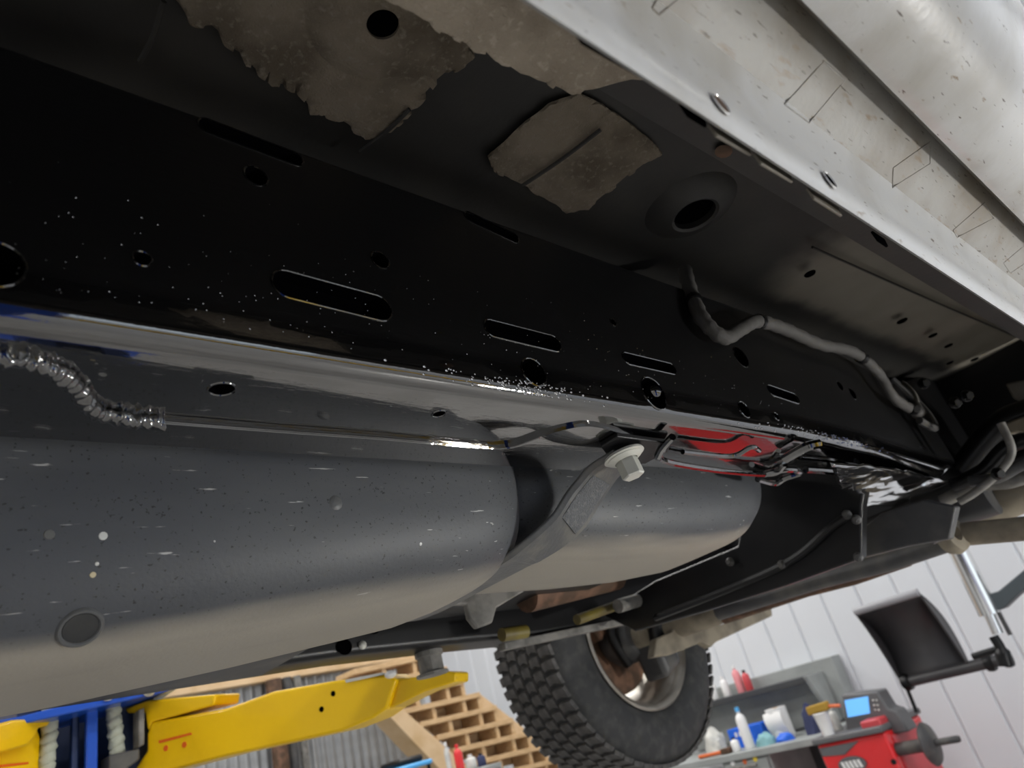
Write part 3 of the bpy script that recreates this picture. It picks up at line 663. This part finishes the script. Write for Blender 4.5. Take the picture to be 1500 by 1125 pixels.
# right swing arm
P0, P1 = Vector((.66, 2.02, 0)), Vector((1.05, 1.36, 0))
side, ex, nn = arm_side([(196, 1128), (210, 1140), (330, 1108), (500, 1071), (545, 1053), (566, 1038), (580, 995), (565, 988), (490, 997), (400, 1013), (330, 1038), (222, 1058), (215, 1075), (215, 1100)], P0, P1, .11)
arm = MB().prism(side, ex).build('swing_arm', YEL, lf, bevel=.006)
top, _, _ = arm_side([(182, 1038), (215, 1026), (315, 1017), (312, 1033), (222, 1058), (216, 1072), (212, 1044), (186, 1045)], P0, P1, .10)
MB().prism(top, ex * .9).build('arm_knuckle', YEL, arm, bevel=.005)
ext, _, _ = arm_side([(560, 1000), (600, 993), (655, 983), (667, 985), (667, 999), (622, 1013), (576, 1036), (560, 1040)], P0 + nn * .015, P1 + nn * .015, .08)
MB().prism(ext, ex * .75).build('arm_extension', YEL, arm, bevel=.004)
for p in [(488, 1016), (471, 1039)]:
    q_, _, _ = arm_side([p], P0, P1, .1); MB().lathe([(0, .001), (.006, .001), (.0065, -.001)], q_[0], -nn, 16).build('arm_hole', HOLE, arm)
gr, _, _ = arm_side([(505, 996), (560, 985), (562, 988), (507, 1000)], P0 - nn * .004, P1 - nn * .004, .1); MB().prism(gr, nn * .01).build('arm_rod', CLOUD, arm)
q_, _, _ = arm_side([(572, 988)], P0, P1, .1); MB().ball(q_[0], (.014, .014, .009), 10, 6).build('stop_knob', WHITE, arm)
st, _, _ = arm_side([(232, 1085), (280, 1073), (281, 1076), (233, 1089)], P0 - nn * .001, P1 - nn * .001, .1); MB().prism(st, nn * .002).build('warning_print', REDINK, arm, smooth=0)
for p in [(243, 1096), (270, 1091)]:
    q_, _, _ = arm_side([p], P0, P1, .1); MB().lathe([(0, .001), (.007, .001), (.0075, -.001)], q_[0], -nn, 10).build('warning_mark', REDINK, arm)
# lift pad under the far frame rail
pc = atY((630, 968), 1.31)
zr = interp(zb_far, pc.x)
pd = MB().lathe([(0, 0), (.034, 0), (.034, .006), (.026, .008), (.026, zr - pc.z + .03 - .012), (.03, zr - pc.z + .03 - .010), (.03, zr - pc.z + .03), (0, zr - pc.z + .03)], pc - Vector((0, 0, .03)), (0, 0, 1), 12)
pd.build('lift_pad', LGREY, arm, smooth=20)
# left swing arm
P0l, P1l = Vector((.30, 2.05, 0)), Vector((-.1, 1.6, 0))
sl, exl, nl = arm_side([(58, 1130), (60, 1080), (52, 1058), (48, 1056), (-60, 1082), (-200, 1118), (-200, 1180), (-60, 1190), (40, 1160)], P0l, P1l, .1)
arml = MB().prism(sl, exl).build('swing_arm', YEL, lf, bevel=.006)
kn, _, _ = arm_side([(-20, 1066), (20, 1054), (78, 1051), (80, 1060), (58, 1066), (50, 1082), (40, 1092), (-20, 1108)], P0l - nl * .02, P1l - nl * .02, .1)
MB().prism(kn, exl * .9).build('arm_knuckle', YEL, arml, bevel=.005)
st, _, _ = arm_side([(2, 1120), (42, 1116), (42, 1119), (2, 1124)], P0l - nl * .022, P1l - nl * .022, .1); MB().prism(st, nl * .004).build('warning_print', REDINK, arml, smooth=0)
# the near-side post (behind the camera; shows as blue and yellow streaks in the wet coating)
nf = thing('lift_post', (.1, -1.1, F0), 'blue lift post with yellow arms beside the rocker panel', 'car lift')
MB().box((-.1, -1.3, F0), (.25, -1.0, 2.2)).build('post', BLUE, nf, bevel=.01)
MB().box((-.2, -1.35, F0), (.35, -.9, F0 + .03)).build('base_plate', BLUE, nf, bevel=.005)
MB().box((-.13, -1.0, -.35), (.28, -.86, .3)).build('carriage', BLUE, nf, bevel=.01)
MB().prism([(.2, -.98, -.30), (1.35, -.72, -.26), (1.35, -.72, -.18), (.2, -.98, -.12)], (.02, .10, 0)).build('swing_arm', YEL, nf, bevel=.006)
MB().prism([(-.05, -.98, -.30), (-1.2, -.72, -.26), (-1.2, -.72, -.18), (-.05, -.98, -.12)], (-.02, .10, 0)).build('swing_arm', YEL, nf, bevel=.006)

# ================================================================== timber stairs and storage loft
SD = Vector((1, .10, 0)).normalized()                       # plank direction
S0 = atY((600, 1010), 5.0)
SN = Vector((SD.y, -SD.x, 0)).normalized()                  # towards the camera
def onS(p, back=0): return onp(p, S0 - SN * back, SN)
sr = thing('timber_stairs', (onS((650, 1120)).x, 5.1, F0), 'pale pine stair framing with stepped planks and staggered blocks', 'staircase')
rows = []
for k in range(-3, 16):
    t = k
    L0 = (592 + 24.4 * t, 1042 + 19.3 * t); R0 = (704 + 24.3 * t, 1017 + 18.9 * t)
    rows.append((L0, R0))
def beam(a, b, hh, dd, name, m, par, bk=0):
    a, b = Vector(a), Vector(b); d = (b - a) / 2; u = Vector((0, 0, 1))
    nrm = SN
    return MB().obox((a + b) / 2 - nrm * (dd / 2 + bk), d, u * hh, nrm * (dd / 2)).build(name, m, par, smooth=0, bevel=.003)
PTH = .019
z_rows = []
for i, (a, b) in enumerate(rows):
    A_, B_ = onS(a), onS(b)
    if B_.x > 5.3: continue
    if A_.z < F0 + .05 or B_.z < F0 + .05: continue
    z_rows.append((A_, B_)); beam(A_, B_, PTH, .24, 'stair_plank', WOOD, sr)
for i in range(len(z_rows) - 1):
    (A_, B_), (C_, D_) = z_rows[i], z_rows[i + 1]
    for f_ in (.04, .37, .77, .985):
        top_ = A_.lerp(B_, f_); u = C_.lerp(D_, 0); dirx = (D_ - C_); tt = (top_ - C_).dot(dirx) / dirx.dot(dirx)
        if tt < .0: continue
        low = C_ + dirx * tt
        if tt > 1: continue
        hh = (top_.z - low.z) / 2 - PTH
        MB().obox((top_ + low) / 2 - SN * .12, SD * .019, Vector((0, 0, 1)) * (hh + .002), SN * .105).build('spacer_block', WOOD, sr, smooth=0, bevel=.002)
bk = [onS(p, .245) for p in [(592, 1042), (704, 1017), (704 + 24.3 * 4.6, 1017 + 18.9 * 4.6), (592 + 24.4 * 4.6, 1042 + 19.3 * 4.6)]]
MB().prism(bk, -SN * .012).build('back_board', WOOD2, sr)
# sloping stringer board along the lower side
st_ = [onS(p, -.004) for p in [(520, 998), (560, 1038), (634, 1116), (700, 1186), (745, 1176), (644, 1086), (596, 1044), (545, 996)]]
MB().prism(st_, -SN * .20).build('stringer', WOOD2, sr, bevel=.003)
# loft / office box clad in corrugated steel
LXa, LXb, LYa, LZt = -1.6, atY((640, 1110), 5.75).x, 5.75, .86
lo = MB().box((LXa, LYa + .05, F0), (LXb, 7.2, LZt)).build('wall_office', WALLP, kind='structure', smooth=0)
cg = None; x = LXa; k = 0
while x < LXb - .06:
    if cg is None:
        P = [(x + .076 * j / 8, LYa + .012 * math.cos(2 * math.pi * j / 8)) for j in range(9)]
        m_ = MB(); m_.loft([[Vector((px, py, z)) for (px, py) in P] for z in (F0, LZt)], False, False)
        cg = m_.build('corrugation', GALV, lo, smooth=60)
    else: copy_part(cg, (.076 * k, 0, 0), lo)
    k += 1; x += .076
MB().box((LXa - .05, LYa - .1, LZt), (LXb + .05, 7.2, LZt + .16)).build('loft_deck', WOOD2, lo, bevel=.005)
dzp = LZt + .16
def on_deck(px, Y): v = atY(px, Y); return v.x
# stored things on the loft
def crate(px0, px1, py, Y, hgt, name, m, label, cat):
    a, b = atY((px0, py), Y), atY((px1, py), Y)
    t = thing(name, ((a.x + b.x) / 2, Y + .15, dzp), label, cat)
    MB().box((a.x, Y, dzp), (b.x, Y + .35, dzp + hgt)).build('body', m, t, bevel=.008)
    xm = (a.x + b.x) / 2
    MB().box((a.x - .006, Y - .006, dzp + hgt - .03), (b.x + .006, Y + .356, dzp + hgt + .012)).build('flap', m, t, bevel=.004)
    return t
crate(255, 345, 1000, 5.95, .26, 'cardboard_box', CARD, 'brown cardboard box stored on the loft deck', 'box')
t = thing('foil_roll', (atY((285, 1005), 5.76).x, 5.76, dzp), 'crumpled silver foil duct lying on the loft deck', 'duct')
pp = [Vector((atY((250 + 13 * k, 1005), 5.8).x, 5.76 + .015 * (k % 2), dzp + .082)) for k in range(8)]
MB().tube(pp, [.07 + .012 * (k % 2) for k in range(8)], 12).build('sleeve', FOIL, t)
MB().lathe([(.06, -.01), (.085, -.01), (.085, .02), (.06, .02)], pp[0], (1, 0, 0), 16, True).build('collar', DGREY, t)
t = thing('storage_tub', (atY((430, 985), 5.9).x, 5.95, dzp), 'pink-red storage tub on the loft deck', 'tub')
a, b = atY((408, 985), 5.9), atY((455, 985), 5.9)
MB().add([(a.x + .02, 5.9, dzp), (b.x - .02, 5.9, dzp), (b.x - .02, 6.2, dzp), (a.x + .02, 6.2, dzp), (a.x, 5.87, dzp + .2), (b.x, 5.87, dzp + .2), (b.x, 6.23, dzp + .2), (a.x, 6.23, dzp + .2)],
         [(0, 3, 2, 1), (4, 5, 6, 7), (0, 1, 5, 4), (1, 2, 6, 5), (2, 3, 7, 6), (3, 0, 4, 7)]).build('body', REDD, t, bevel=.01)
MB().box((a.x - .01, 5.86, dzp + .2), (b.x + .01, 6.24, dzp + .23)).build('lid', PINK, t, bevel=.008)
crate(460, 505, 975, 5.95, .22, 'white_carton', WHITE, 'small white carton next to the pink-red tub', 'box')
# dark post and pipes against the office wall
for (px, wd, m_) in [((410, 1100), .06, RUST), ((430, 1100), .035, DGREY), ((446, 1098), .03, LGREY)]:
    p_ = atY(px, 5.62)
    t = tag(MB().tube([(p_.x, 5.62, F0), (p_.x, 5.62, LZt)], wd, 14).build('stand_pipe', m_), {RUST: 'rust-brown standpipe against the corrugated wall', DGREY: 'dark standpipe between the brown and grey pipes', LGREY: 'grey standpipe against the corrugated wall'}[m_], 'pipe', 'standpipes by the office wall')
# helmet-like cap and bottles at the stair foot
def at_floor_stand(px, Y): return atY(px, Y)
c = atY((592, 1122), 4.6)
t = thing('tool_cart', (c.x, 4.6, F0), 'black shop cart with blue tray in front of the corrugated wall', 'cart')
MB().box((c.x - .13, 4.45, c.z - .03), (c.x + .13, 4.8, c.z + .0)).build('tray', LBLUE, t, bevel=.01)
MB().box((c.x - .10, 4.5, c.z), (c.x + .10, 4.75, c.z + .045)).build('tool_roll', SATIN, t, bevel=.02)
for sx in (-.11, .11):
    for yy in (4.48, 4.77): MB().tube([(c.x + sx, yy, F0), (c.x + sx, yy, c.z - .02)], .012, 8).build('leg', SATIN, t)
MB().box((c.x - .12, 4.46, F0 + .3), (c.x + .12, 4.79, F0 + .32)).build('shelf', SATIN, t, bevel=.005)
# small shelf with bottles in front of the stairs
c = atY((680, 1118), 4.2); zt_ = c.z - .05
t = thing('steel_rack', (c.x, 4.2, F0), 'grey steel rack in front of the timber stairs', 'rack')
MB().box((c.x - .22, 4.1, zt_ - .03), (c.x + .22, 4.4, zt_)).build('shelf', BENCH, t, bevel=.004)
MB().box((c.x - .22, 4.1, F0 + .25), (c.x + .22, 4.4, F0 + .28)).build('shelf', BENCH, t, bevel=.004)
for sx in (-.21, .21):
    for yy in (4.11, 4.39): MB().tube([(c.x + sx, yy, F0), (c.x + sx, yy, zt_)], .011, 8).build('leg', BENCH, t)
def bottle(px, Y, zbase, hgt, r, m_, capm, name, label, cat='bottle', group=None):
    v = atY(px, Y) if Y is not None else px
    t = thing(name, (v.x, v.y, zbase), label, cat, group)
    MB().lathe([(0, 0), (r * .95, 0), (r, hgt * .03), (r, hgt * .68), (r * .8, hgt * .78), (r * .36, hgt * .84), (r * .36, hgt * .9), (0, hgt * .9)], (v.x, v.y, zbase), (0, 0, 1), 20).build('body', m_, t)
    MB().lathe([(0, hgt * .89), (r * .45, hgt * .89), (r * .42, hgt), (0, hgt)], (v.x, v.y, zbase), (0, 0, 1), 16).build('cap', capm, t)
    return t
bottle((672, 1112), 4.18, zt_, .17, .028, REDP, REDP, 'red_bottle', 'red squeeze bottle on the rack by the stairs')
bottle((655, 1105), 4.22, zt_, .20, .018, CLOUD, WHITE, 'grease_tube', 'thin pale tube bottle beside the red bottle')
bottle((690, 1118), 4.25, zt_, .09, .035, CLOUD, WHITE, 'clear_jar', 'short cloudy jar beside the red bottle', 'jar')
bottle((704, 1108), 4.3, zt_, .08, .03, NAVYC, SATIN, 'navy_tin', 'small navy tin on the rack by the stairs', 'tin')

# ================================================================== bench by the right wall
XBF, XBB = 4.75, 5.35
def bx(p, x=XBF): return atX(p, x)
zt = bx((1130, 1092)).z; ya, yb = bx((1010, 1100)).y + .5, bx((1203, 1070)).y
bn = thing('workbench', ((XBF + XBB) / 2, (ya + yb) / 2, F0), 'grey steel workbench along the white panel wall', 'workbench')
MB().box((XBF - .03, yb, zt - .045), (XBB, ya, zt)).build('bench_top', BENCH, bn, bevel=.005)
s0, s1 = atX((1107, 1010), 5.2), atX((1178, 990), 5.2); sz = (s0.z + s1.z) / 2
ws = thing('wall_shelf', (XR, s0.y, zt + .01), 'grey steel back panel with dark upper shelf on the white panel wall', 'shelf')
MB().box((XBB + .02, yb + .05, zt + .01), (XR + .004, ya, zt + .42)).build('back_panel', BENCH, ws, bevel=.004)
MB().box((5.16, s1.y - .03, sz - .045), (XBB + .02, s0.y + .9, sz)).build('upper_shelf', BENCHD, ws, bevel=.004)
MB().prism([(5.12, s1.y - .03, sz), (XBB + .02, s1.y - .03, sz), (XBB + .02, s1.y - .03, zt + .01), (5.28, s1.y - .03, zt + .01)], (0, -.03, 0)).build('shelf_bracket', BENCH, ws, bevel=.003)
d0, d1 = bx((1055, 1110)), bx((1125, 1100))
cb = MB().box((XBF, d1.y, F0), (XBB, d0.y, zt - .045)).build('drawer_cabinet', BENCH, bn, bevel=.005)
nd = 4
for k in range(nd):
    z1 = zt - .06 - k * (zt - F0 - .12) / nd; z0 = z1 - (zt - F0 - .12) / nd + .015
    dw = MB().box((XBF - .016, d1.y + .02, z0), (XBF, d0.y - .02, z1)).build('drawer', BENCH, bn, bevel=.004)
    MB().tube([(XBF - .035, d1.y + .1, z1 - .03), (XBF - .035, d0.y - .1, z1 - .03)], .008, 8).build('handle', LGREY, dw)
for p, m_ in [((1073, 1118), WHITE), ((1091, 1116), ORANGE), ((1106, 1112), STICKY)]:
    v = bx(p, XBF - .017); MB().lathe([(0, 0), (.016, 0), (.016, -.002)], v, (-1, 0, 0), 14).build('sticker', m_, bn)
for yy in (yb + .04, ya - .04): MB().box((XBF, yy - .03, F0), (XBF + .06, yy + .03, zt - .045)).build('leg', BENCHD, bn, bevel=.004)
MB().box((XBB - .08, yb + .05, F0), (XBB - .04, d1.y, zt - .05)).build('kick_panel', BENCHD, bn)
# things on the bench
def place(px, x): v = atX(px, x); return Vector((x, v.y, zt))
v = place((1088, 1070), 4.98); a = atX((1066, 1075), 4.98); b = atX((1115, 1063), 4.98)
t = thing('blue_carton', (4.98, (a.y + b.y) / 2, zt), 'bright blue carton with white print on the bench', 'box')
MB().box((4.98, b.y, zt), (5.12, a.y, zt + .13)).build('body', BLUEB, t, bevel=.004)
for k in range(4): MB().box((4.977, lerp(a.y, b.y, .2 + .12 * k) - .018, zt + .075), (4.98, lerp(a.y, b.y, .2 + .12 * k) + .001, zt + .105)).build('white_print', WHITE, t, smooth=0)
v = place((1097, 1088), 4.84); bottle(v, None, zt, .27, .036, WHITE, LBLUE, 'spray_can', 'tall white spray can with blue cap before the blue carton', 'can')
v = place((1076, 1088), 4.82); bottle(v, None, zt, .09, .03, WHITE, SATIN, 'white_jar', 'small white jar with black lid by the spray can', 'jar')
v = place((1148, 1072), 5.0)
t = thing('paper_roll', (5.0, v.y, zt), 'white paper towel roll with torn sheet on the bench', 'paper roll')
MB().lathe([(.02, 0), (.075, 0), (.075, .20), (.02, .20)], (5.0, v.y, zt), (0, 0, 1), 28, True).build('roll', WHITE, t)
MB().lathe([(.019, -.0), (.022, 0), (.022, .202), (.019, .202)], (5.0, v.y, zt), (0, 0, 1), 20, True).build('core', CARD, t)
MB().loft([[Vector((4.93 - .02 * math.sin(k * .7), v.y + s_ * .07 - .02 * k / 6, zt + .18 - .028 * k)) for s_ in (-1, 1)] for k in range(7)], False, False).build('torn_sheet', WHITE, t)
v = place((1124, 1060), 5.12)
t = thing('headset', (5.12, v.y, zt), 'white-banded ear defenders on the bench behind the teal cloth', 'ear defenders')
MB().tube([Vector((5.22, v.y + .075 * math.cos(u), zt + .05 + .10 * math.sin(u))) for u in [math.pi * k / 14 for k in range(15)]], .014, 10).build('headband', WHITE, t)
for s_ in (-1, 1): MB().ball((5.22, v.y + s_ * .072, zt + .045), (.035, .024, .045), 14, 8).build('ear_cup', SATIN, t)
MB().box((5.20, v.y - .06, zt), (5.26, v.y + .06, zt + .03)).build('cup_strap', ORANGE, t, bevel=.008)
def cloth(px, x, sx, sy, sz_, m_, name, label):
    v = place(px, x); bm = bmesh.new(); bmesh.ops.create_icosphere(bm, subdivisions=3, radius=1)
    for q in bm.verts:
        n_ = 1 + .35 * noise.noise(q.co * 2.3 + Vector((sx * 99, 0, 0))); q.co = Vector((q.co.x * sx * n_, q.co.y * sy * n_, max(q.co.z, -.0) * sz_ * n_))
    bm.verts.index_update(); o = MB().add([q.co + v for q in bm.verts], [tuple(q.index for q in f.verts) for f in bm.faces]); bm.free()
    return o.build(name, m_, label=label, cat='cloth')
cloth((1122, 1084), 4.85, .05, .075, .07, TEAL, 'teal_rag', 'crumpled pale teal rag on the bench edge')
cloth((1150, 1080), 4.86, .04, .07, .05, BLUEB, 'blue_rag', 'crumpled bright blue rag on the bench edge')
cloth((1046, 1082), 4.98, .06, .09, .16, CLOUD, 'clear_bag', 'crumpled clear plastic bag on the bench near the tyre')
cloth((1192, 1062), 4.95, .06, .06, .17, NAVYC, 'navy_jacket', 'navy cloth heap at the end of the bench')
v = place((1048, 1098), 4.80)
t = thing('pipe_wrench', (4.80, v.y, zt), 'orange-red pipe wrench lying on the bench edge', 'wrench')
MB().tube([(4.8, v.y + .16, zt + .014), (4.8, v.y - .06, zt + .016)], .013, 10).build('handle', ORANGE, t)
MB().obox((4.8, v.y - .09, zt + .02), (.03, 0, 0), (0, .035, 0), (0, 0, .018)).build('jaw', RUST, t, bevel=.004)
for k, (px, m_, cm_, lab) in enumerate([((1048, 1022), WHITE, BLUEB, 'white bottle with blue cap on the upper shelf'), ((1066, 1018), WHITE, WHITE, 'plain white bottle on the upper shelf'), ((1086, 1010), PINK, WHITE, 'pink and white bottle on the upper shelf'), ((1098, 1008), REDD, SATIN, 'dark red bottle on the upper shelf')]):
    v = atX(px, 5.25); bottle(Vector((5.25, v.y, sz)), None, sz, .15 + .05 * (k == 2), .03, m_, cm_, 'shelf_bottle', lab)

# ================================================================== wheel balancer
XQ = 4.45
bq = lambda p, x=XQ: atX(p, x)
tl, tr_ = bq((1203, 1092)), bq((1298, 1066))
zb_ = (tl.z + tr_.z) / 2; yl, yr = tl.y, tr_.y
wbal = thing('wheel_balancer', (XQ + .25, (yl + yr) / 2, F0), 'red wheel balancer with blue screen and raised dark hood', 'wheel balancer')
MB().add([(XQ, yl, F0), (XQ, yr, F0), (XQ + .5, yr, F0), (XQ + .5, yl, F0), (XQ - .05, yl, zb_), (XQ - .05, yr, zb_), (XQ + .5, yr, zb_), (XQ + .5, yl, zb_)],
         [(0, 3, 2, 1), (4, 5, 6, 7), (0, 1, 5, 4), (1, 2, 6, 5), (2, 3, 7, 6), (3, 0, 4, 7)]).build('cabinet', REDP, wbal, bevel=.015)
MB().box((XQ - .08, yr - .01, zb_), (XQ + .52, yl + .01, zb_ + .035)).build('tool_tray', CONSOLE, wbal, bevel=.01)
v0, v1 = bq((1205, 1103), XQ - .06), bq((1290, 1082), XQ - .06)
MB().prism([(XQ - .055, yl - .01, zb_ - .02), (XQ - .055, lerp(yl, yr, .62), zb_ - .02), (XQ - .055, lerp(yl, yr, .35), zb_ - .075), (XQ - .055, yl - .01, zb_ - .065)], (.03, 0, 0)).build('grey_band', CONSOLE, wbal, bevel=.003)
v = bq((1248, 1120), XQ - .055)
lg = MB().prism([Vector((v.x, v.y + .085 * math.cos(t_), v.z + .042 * math.sin(t_))) for t_ in [2 * math.pi * k / 24 for k in range(24)]], (.02, 0, 0)).build('badge', CONSOLE, wbal)
for k in range(5): MB().obox((v.x - .002, v.y + .05 - .025 * k, v.z), (.002, 0, 0), (0, .008, 0), (0, .004, .02)).build('badge_mark', WHITE, lg, smooth=0)
pn = bq((1320, 1108), XQ - .04); MB().box((XQ + .02, yr - .012, F0 + .1), (XQ + .46, yr + .01, zb_ - .03)).build('side_panel', REDD, wbal, bevel=.01)
MB().lathe([(0, -.0), (.014, 0), (.014, -.01), (0, -.012)], Vector((XQ - .062, bq((1316, 1112)).y, bq((1316, 1112)).z)), (1, 0, 0), 14).build('knob', SATIN, wbal)
MB().box((XQ - .04, yr + .0, zb_ + .0), (XQ + .2, yr + .12, zb_ + .07)).build('red_cap', REDD, wbal, bevel=.01)
# console head
ch = [(1207, 1077), (1240, 1072), (1232, 1018), (1285, 1013), (1300, 1038), (1313, 1042), (1332, 1072), (1262, 1083), (1208, 1092)]
hd = MB().prism([atX(p, XQ + .06) for p in ch], (.14, 0, 0)).build('console', CONSOLE, wbal, bevel=.01)
MB().prism([atX(p, XQ + .055) for p in [(1237, 1026), (1271, 1020), (1274, 1045), (1242, 1051)]], (.02, 0, 0)).build('screen', SCREEN, hd, smooth=0)
for r_ in range(3):
    for c_ in range(2): MB().ball(atX((1279 + 5 * c_ + r_ * 1.6, 1026 + 7 * r_), XQ + .056), (.003, .006, .006), 8, 6).build('button', CLOUD, hd)
for k, p in enumerate([(1290, 1062), (1300, 1066), (1275, 1072)]): MB().ball(atX(p, XQ + .04), (.02, .022, .016), 10, 6).build('weight_cup', DGREY, hd)
# shaft with cone and flange
sa, sb, sc_ = bq((1308, 1097), XQ + .02), bq((1352, 1090), XQ + .02), bq((1407, 1084), XQ + .02)
sd_ = (sc_ - sa); sd_.x = 0; sd_.z = 0; sd_.normalize(); L_ = abs(sc_.y - sa.y)
sz_ = (sa.z + sc_.z) / 2; s0_ = Vector((XQ + .02, sa.y, sz_))
shf = MB().lathe([(0, 0), (.034, 0), (.034, L_ * .42), (.05, L_ * .50), (.05, L_ * .52), (.018, L_ * .53), (.018, L_ - .01), (.014, L_), (0, L_)], s0_, sd_, 24).build('shaft', DGREY, wbal)
MB().lathe([(.0, L_ * .52), (.10, L_ * .53), (.11, L_ * .56), (.10, L_ * .60), (.05, L_ * .64), (0, L_ * .66)], s0_, sd_, 32).build('clamp_cone', DGREY, shf)
# hood
XH = XQ + .28
hl, hr = atX((1326, 1004), XH), atX((1420, 972), XH)
hz = (hl.z + hr.z) / 2
arc = []
tipL = atX((1244, 899), XH - .22)
R1 = Vector((XH - .22, 0, tipL.z)); R0 = Vector((XH, 0, hz))
for k in range(13):
    u = k / 12; p_ = R0.lerp(R1, u); nv = Vector((R1.z - R0.z, 0, -(R1.x - R0.x))).normalized(); p_ = p_ + nv * (.10 * math.sin(math.pi * u) ** .9); arc.append(p_)
hyl, hyr = hl.y, hr.y
hood = MB().loft([[Vector((p_.x, y_, p_.z)) for y_ in (hyl, lerp(hyl, hyr, .5), hyr)] for p_ in arc], False, False)
ho = hood.build('hood', HOODM, wbal, smooth=60); s_ = ho.modifiers.new('s', 'SOLIDIFY'); s_.thickness = .012
for yy in (hyl, hyr):
    rim_ = [Vector((p_.x, yy, p_.z)) for p_ in arc]; inner = [Vector((p_.x - .085 * math.sin(math.pi * (.08 + .92 * k / 12)), yy, p_.z - .03 * math.sin(math.pi * k / 12))) for k, p_ in enumerate(arc)]
    MB().loft(list(zip(rim_, inner)), False, False).build('hood_side', HOODM, ho, smooth=0).modifiers.new('s', 'SOLIDIFY').thickness = .01
MB().tube([Vector((arc[-1].x, hyl, arc[-1].z)), Vector((arc[-1].x, hyr, arc[-1].z))], .022, 12).build('hood_lip', mat('pale_hood_edge', (.30, .30, .32), .4), ho)
MB().tube([Vector((XH, hyl + .01, hz)), Vector((XH, hyr - .20, hz))], .032, 14).build('hinge_tube', HOODM, wbal)
for yy in (hyl - .02, hyr - .1, hyr - .19): MB().lathe([(0, -.02), (.045, -.02), (.05, 0), (.045, .02), (0, .02)], (XH, yy, hz), (0, 1, 0), 20).build('hinge_end', SATIN, wbal)
rb = bq((1346, 1075), XH - .05); MB().tube([Vector((XH, hyl - .005, hz)), Vector((XH, hyl + .005, zb_ + .03))], .011, 10).build('hood_rod', SATIN, wbal)
# things on the balancer
zt2 = zb_ + .035
v = bq((1218, 1085), XQ - .03)
t = thing('paper_cup', (XQ - .03, v.y, zt2), 'white paper cup on the balancer tray', 'cup')
MB().lathe([(0, 0), (.032, 0), (.045, .12), (.047, .122), (.043, .12), (.030, .004), (0, .004)], (XQ - .03, v.y, zt2), (0, 0, 1), 24).build('body', WHITE, t)
MB().lathe([(.044, .118), (.048, .122), (.044, .126)], (XQ - .03, v.y, zt2), (0, 0, 1), 24).build('rolled_rim', WHITE, t)
t = thing('bench_brush', (XQ + .0, v.y - .02, zt2 + .12), 'straw-coloured bench brush lying across the white paper cup', 'brush')
MB().obox((XQ - .03, v.y - .0, zt2 + .150), (.025, 0, 0), (0, .07, -.004), (0, 0, .024)).build('bristles', BRISTLE, t, bevel=.008)
MB().tube([(XQ - .03, v.y - .07, zt2 + .148), (XQ - .03, v.y - .14, zt2 + .138)], .010, 8).build('handle', ORANGE, t)
v = bq((1199, 1068), XQ + .1)
for k, (dy, dz_) in enumerate([(0, 0), (.05, -.0)]):
    bottle(Vector((XQ + .1 + .05 * k, v.y - .04 - .06 * k, 0)), None, zt2, .13, .026, PINK if k == 0 else CLOUD, WHITE, 'tray_bottle', ['pink-labelled bottle on the balancer tray', 'cloudy bottle on the balancer tray behind the brush'][k])
# ================================================================== tyre changer at the right
XT = 4.0
tc_ = lambda p, x=XT: atX(p, x)
c0 = tc_((1432, 868)); base = Vector((XT, c0.y - .02, 0))
tch = thing('tyre_changer', (XT + .1, c0.y - .45, F0), 'tyre changer with chrome vertical shaft and dark swing arm', 'tyre changer')
vs_y, vs_z = tc_((1416, 835)).y, 0
MB().tube([tc_((1450, 900)), tc_((1408, 815)), tc_((1392, 782))], .045, 16).build('vertical_shaft', CHROME, tch)
MB().tube([tc_((1480, 930), XT + .02), tc_((1428, 830), XT + .02)], .010, 10).build('guide_rod', DGREY, tch)
MB().tube([tc_((1462, 928)), tc_((1447, 895))], .024, 12).build('shaft_end', CHROME, tch)
q4 = [tc_(p) for p in [(1423, 878), (1462, 866), (1508, 828), (1512, 852), (1470, 892), (1433, 903)]]
MB().prism(q4, (.09, 0, 0)).build('swing_arm', mat('grey_blue_arm', (.07, .085, .095), .45), tch, bevel=.006)
MB().tube(catmull([tc_((1455, 932)), tc_((1466, 950)), tc_((1474, 975))], 5), [.022] * 6 + [.034] * 5, 12).build('mount_head', SATIN, tch)
MB().tube([tc_((1425, 962)), tc_((1464, 950))], .016, 10).build('head_lever', SATIN, tch)
e_ = tc_((1530, 830)); 
MB().box((XT, e_.y - .15, F0), (XT + .14, e_.y - .01, e_.z + .06)).build('column', mat('grey_blue_arm', (0, 0, 0)), tch, bevel=.01)
MB().box((XT - .3, e_.y - .1, F0), (XT + .5, c0.y + .02, F0 + .5)).build('cabinet', REDP, tch, bevel=.02)
MB().lathe([(0, 0), (.24, 0), (.25, .02), (.24, .05), (0, .05)], (XT - .02, c0.y - .25, F0 + .5), (0, 0, 1), 28).build('turntable', DGREY, tch)
# ================================================================== added lamp on the floor, out of view, for rail glints and underbody light
x, y, z = ADDED_LAMP
t = thing('added_lamp', (x, y, F0), 'yellow added floor lamp, out of view, on a short stand beside the truck', 'added lamp')
dv = (Vector((.9, .35, .45)) - Vector(ADDED_LAMP)).normalized(); sx = dv.cross(Vector((0, 0, 1))).normalized(); sy_ = sx.cross(dv)
MB().obox(Vector(ADDED_LAMP) - dv * .03, sx * .15, sy_ * .11, dv * .028).build('housing', YEL, t, bevel=.01)
MB().obox(Vector(ADDED_LAMP) + dv * .0005, sx * .10, sy_ * .07, dv * .002).build('lens', ADDED_LENS, t, smooth=0)
MB().tube([(x - .2, y - .15, F0 + .02), (x - .2, y + .15, F0 + .02), (x, y, z - .12), (x + .2, y + .15, F0 + .02), (x + .2, y - .15, F0 + .02)], .012, 8).build('stand', SATIN, t)
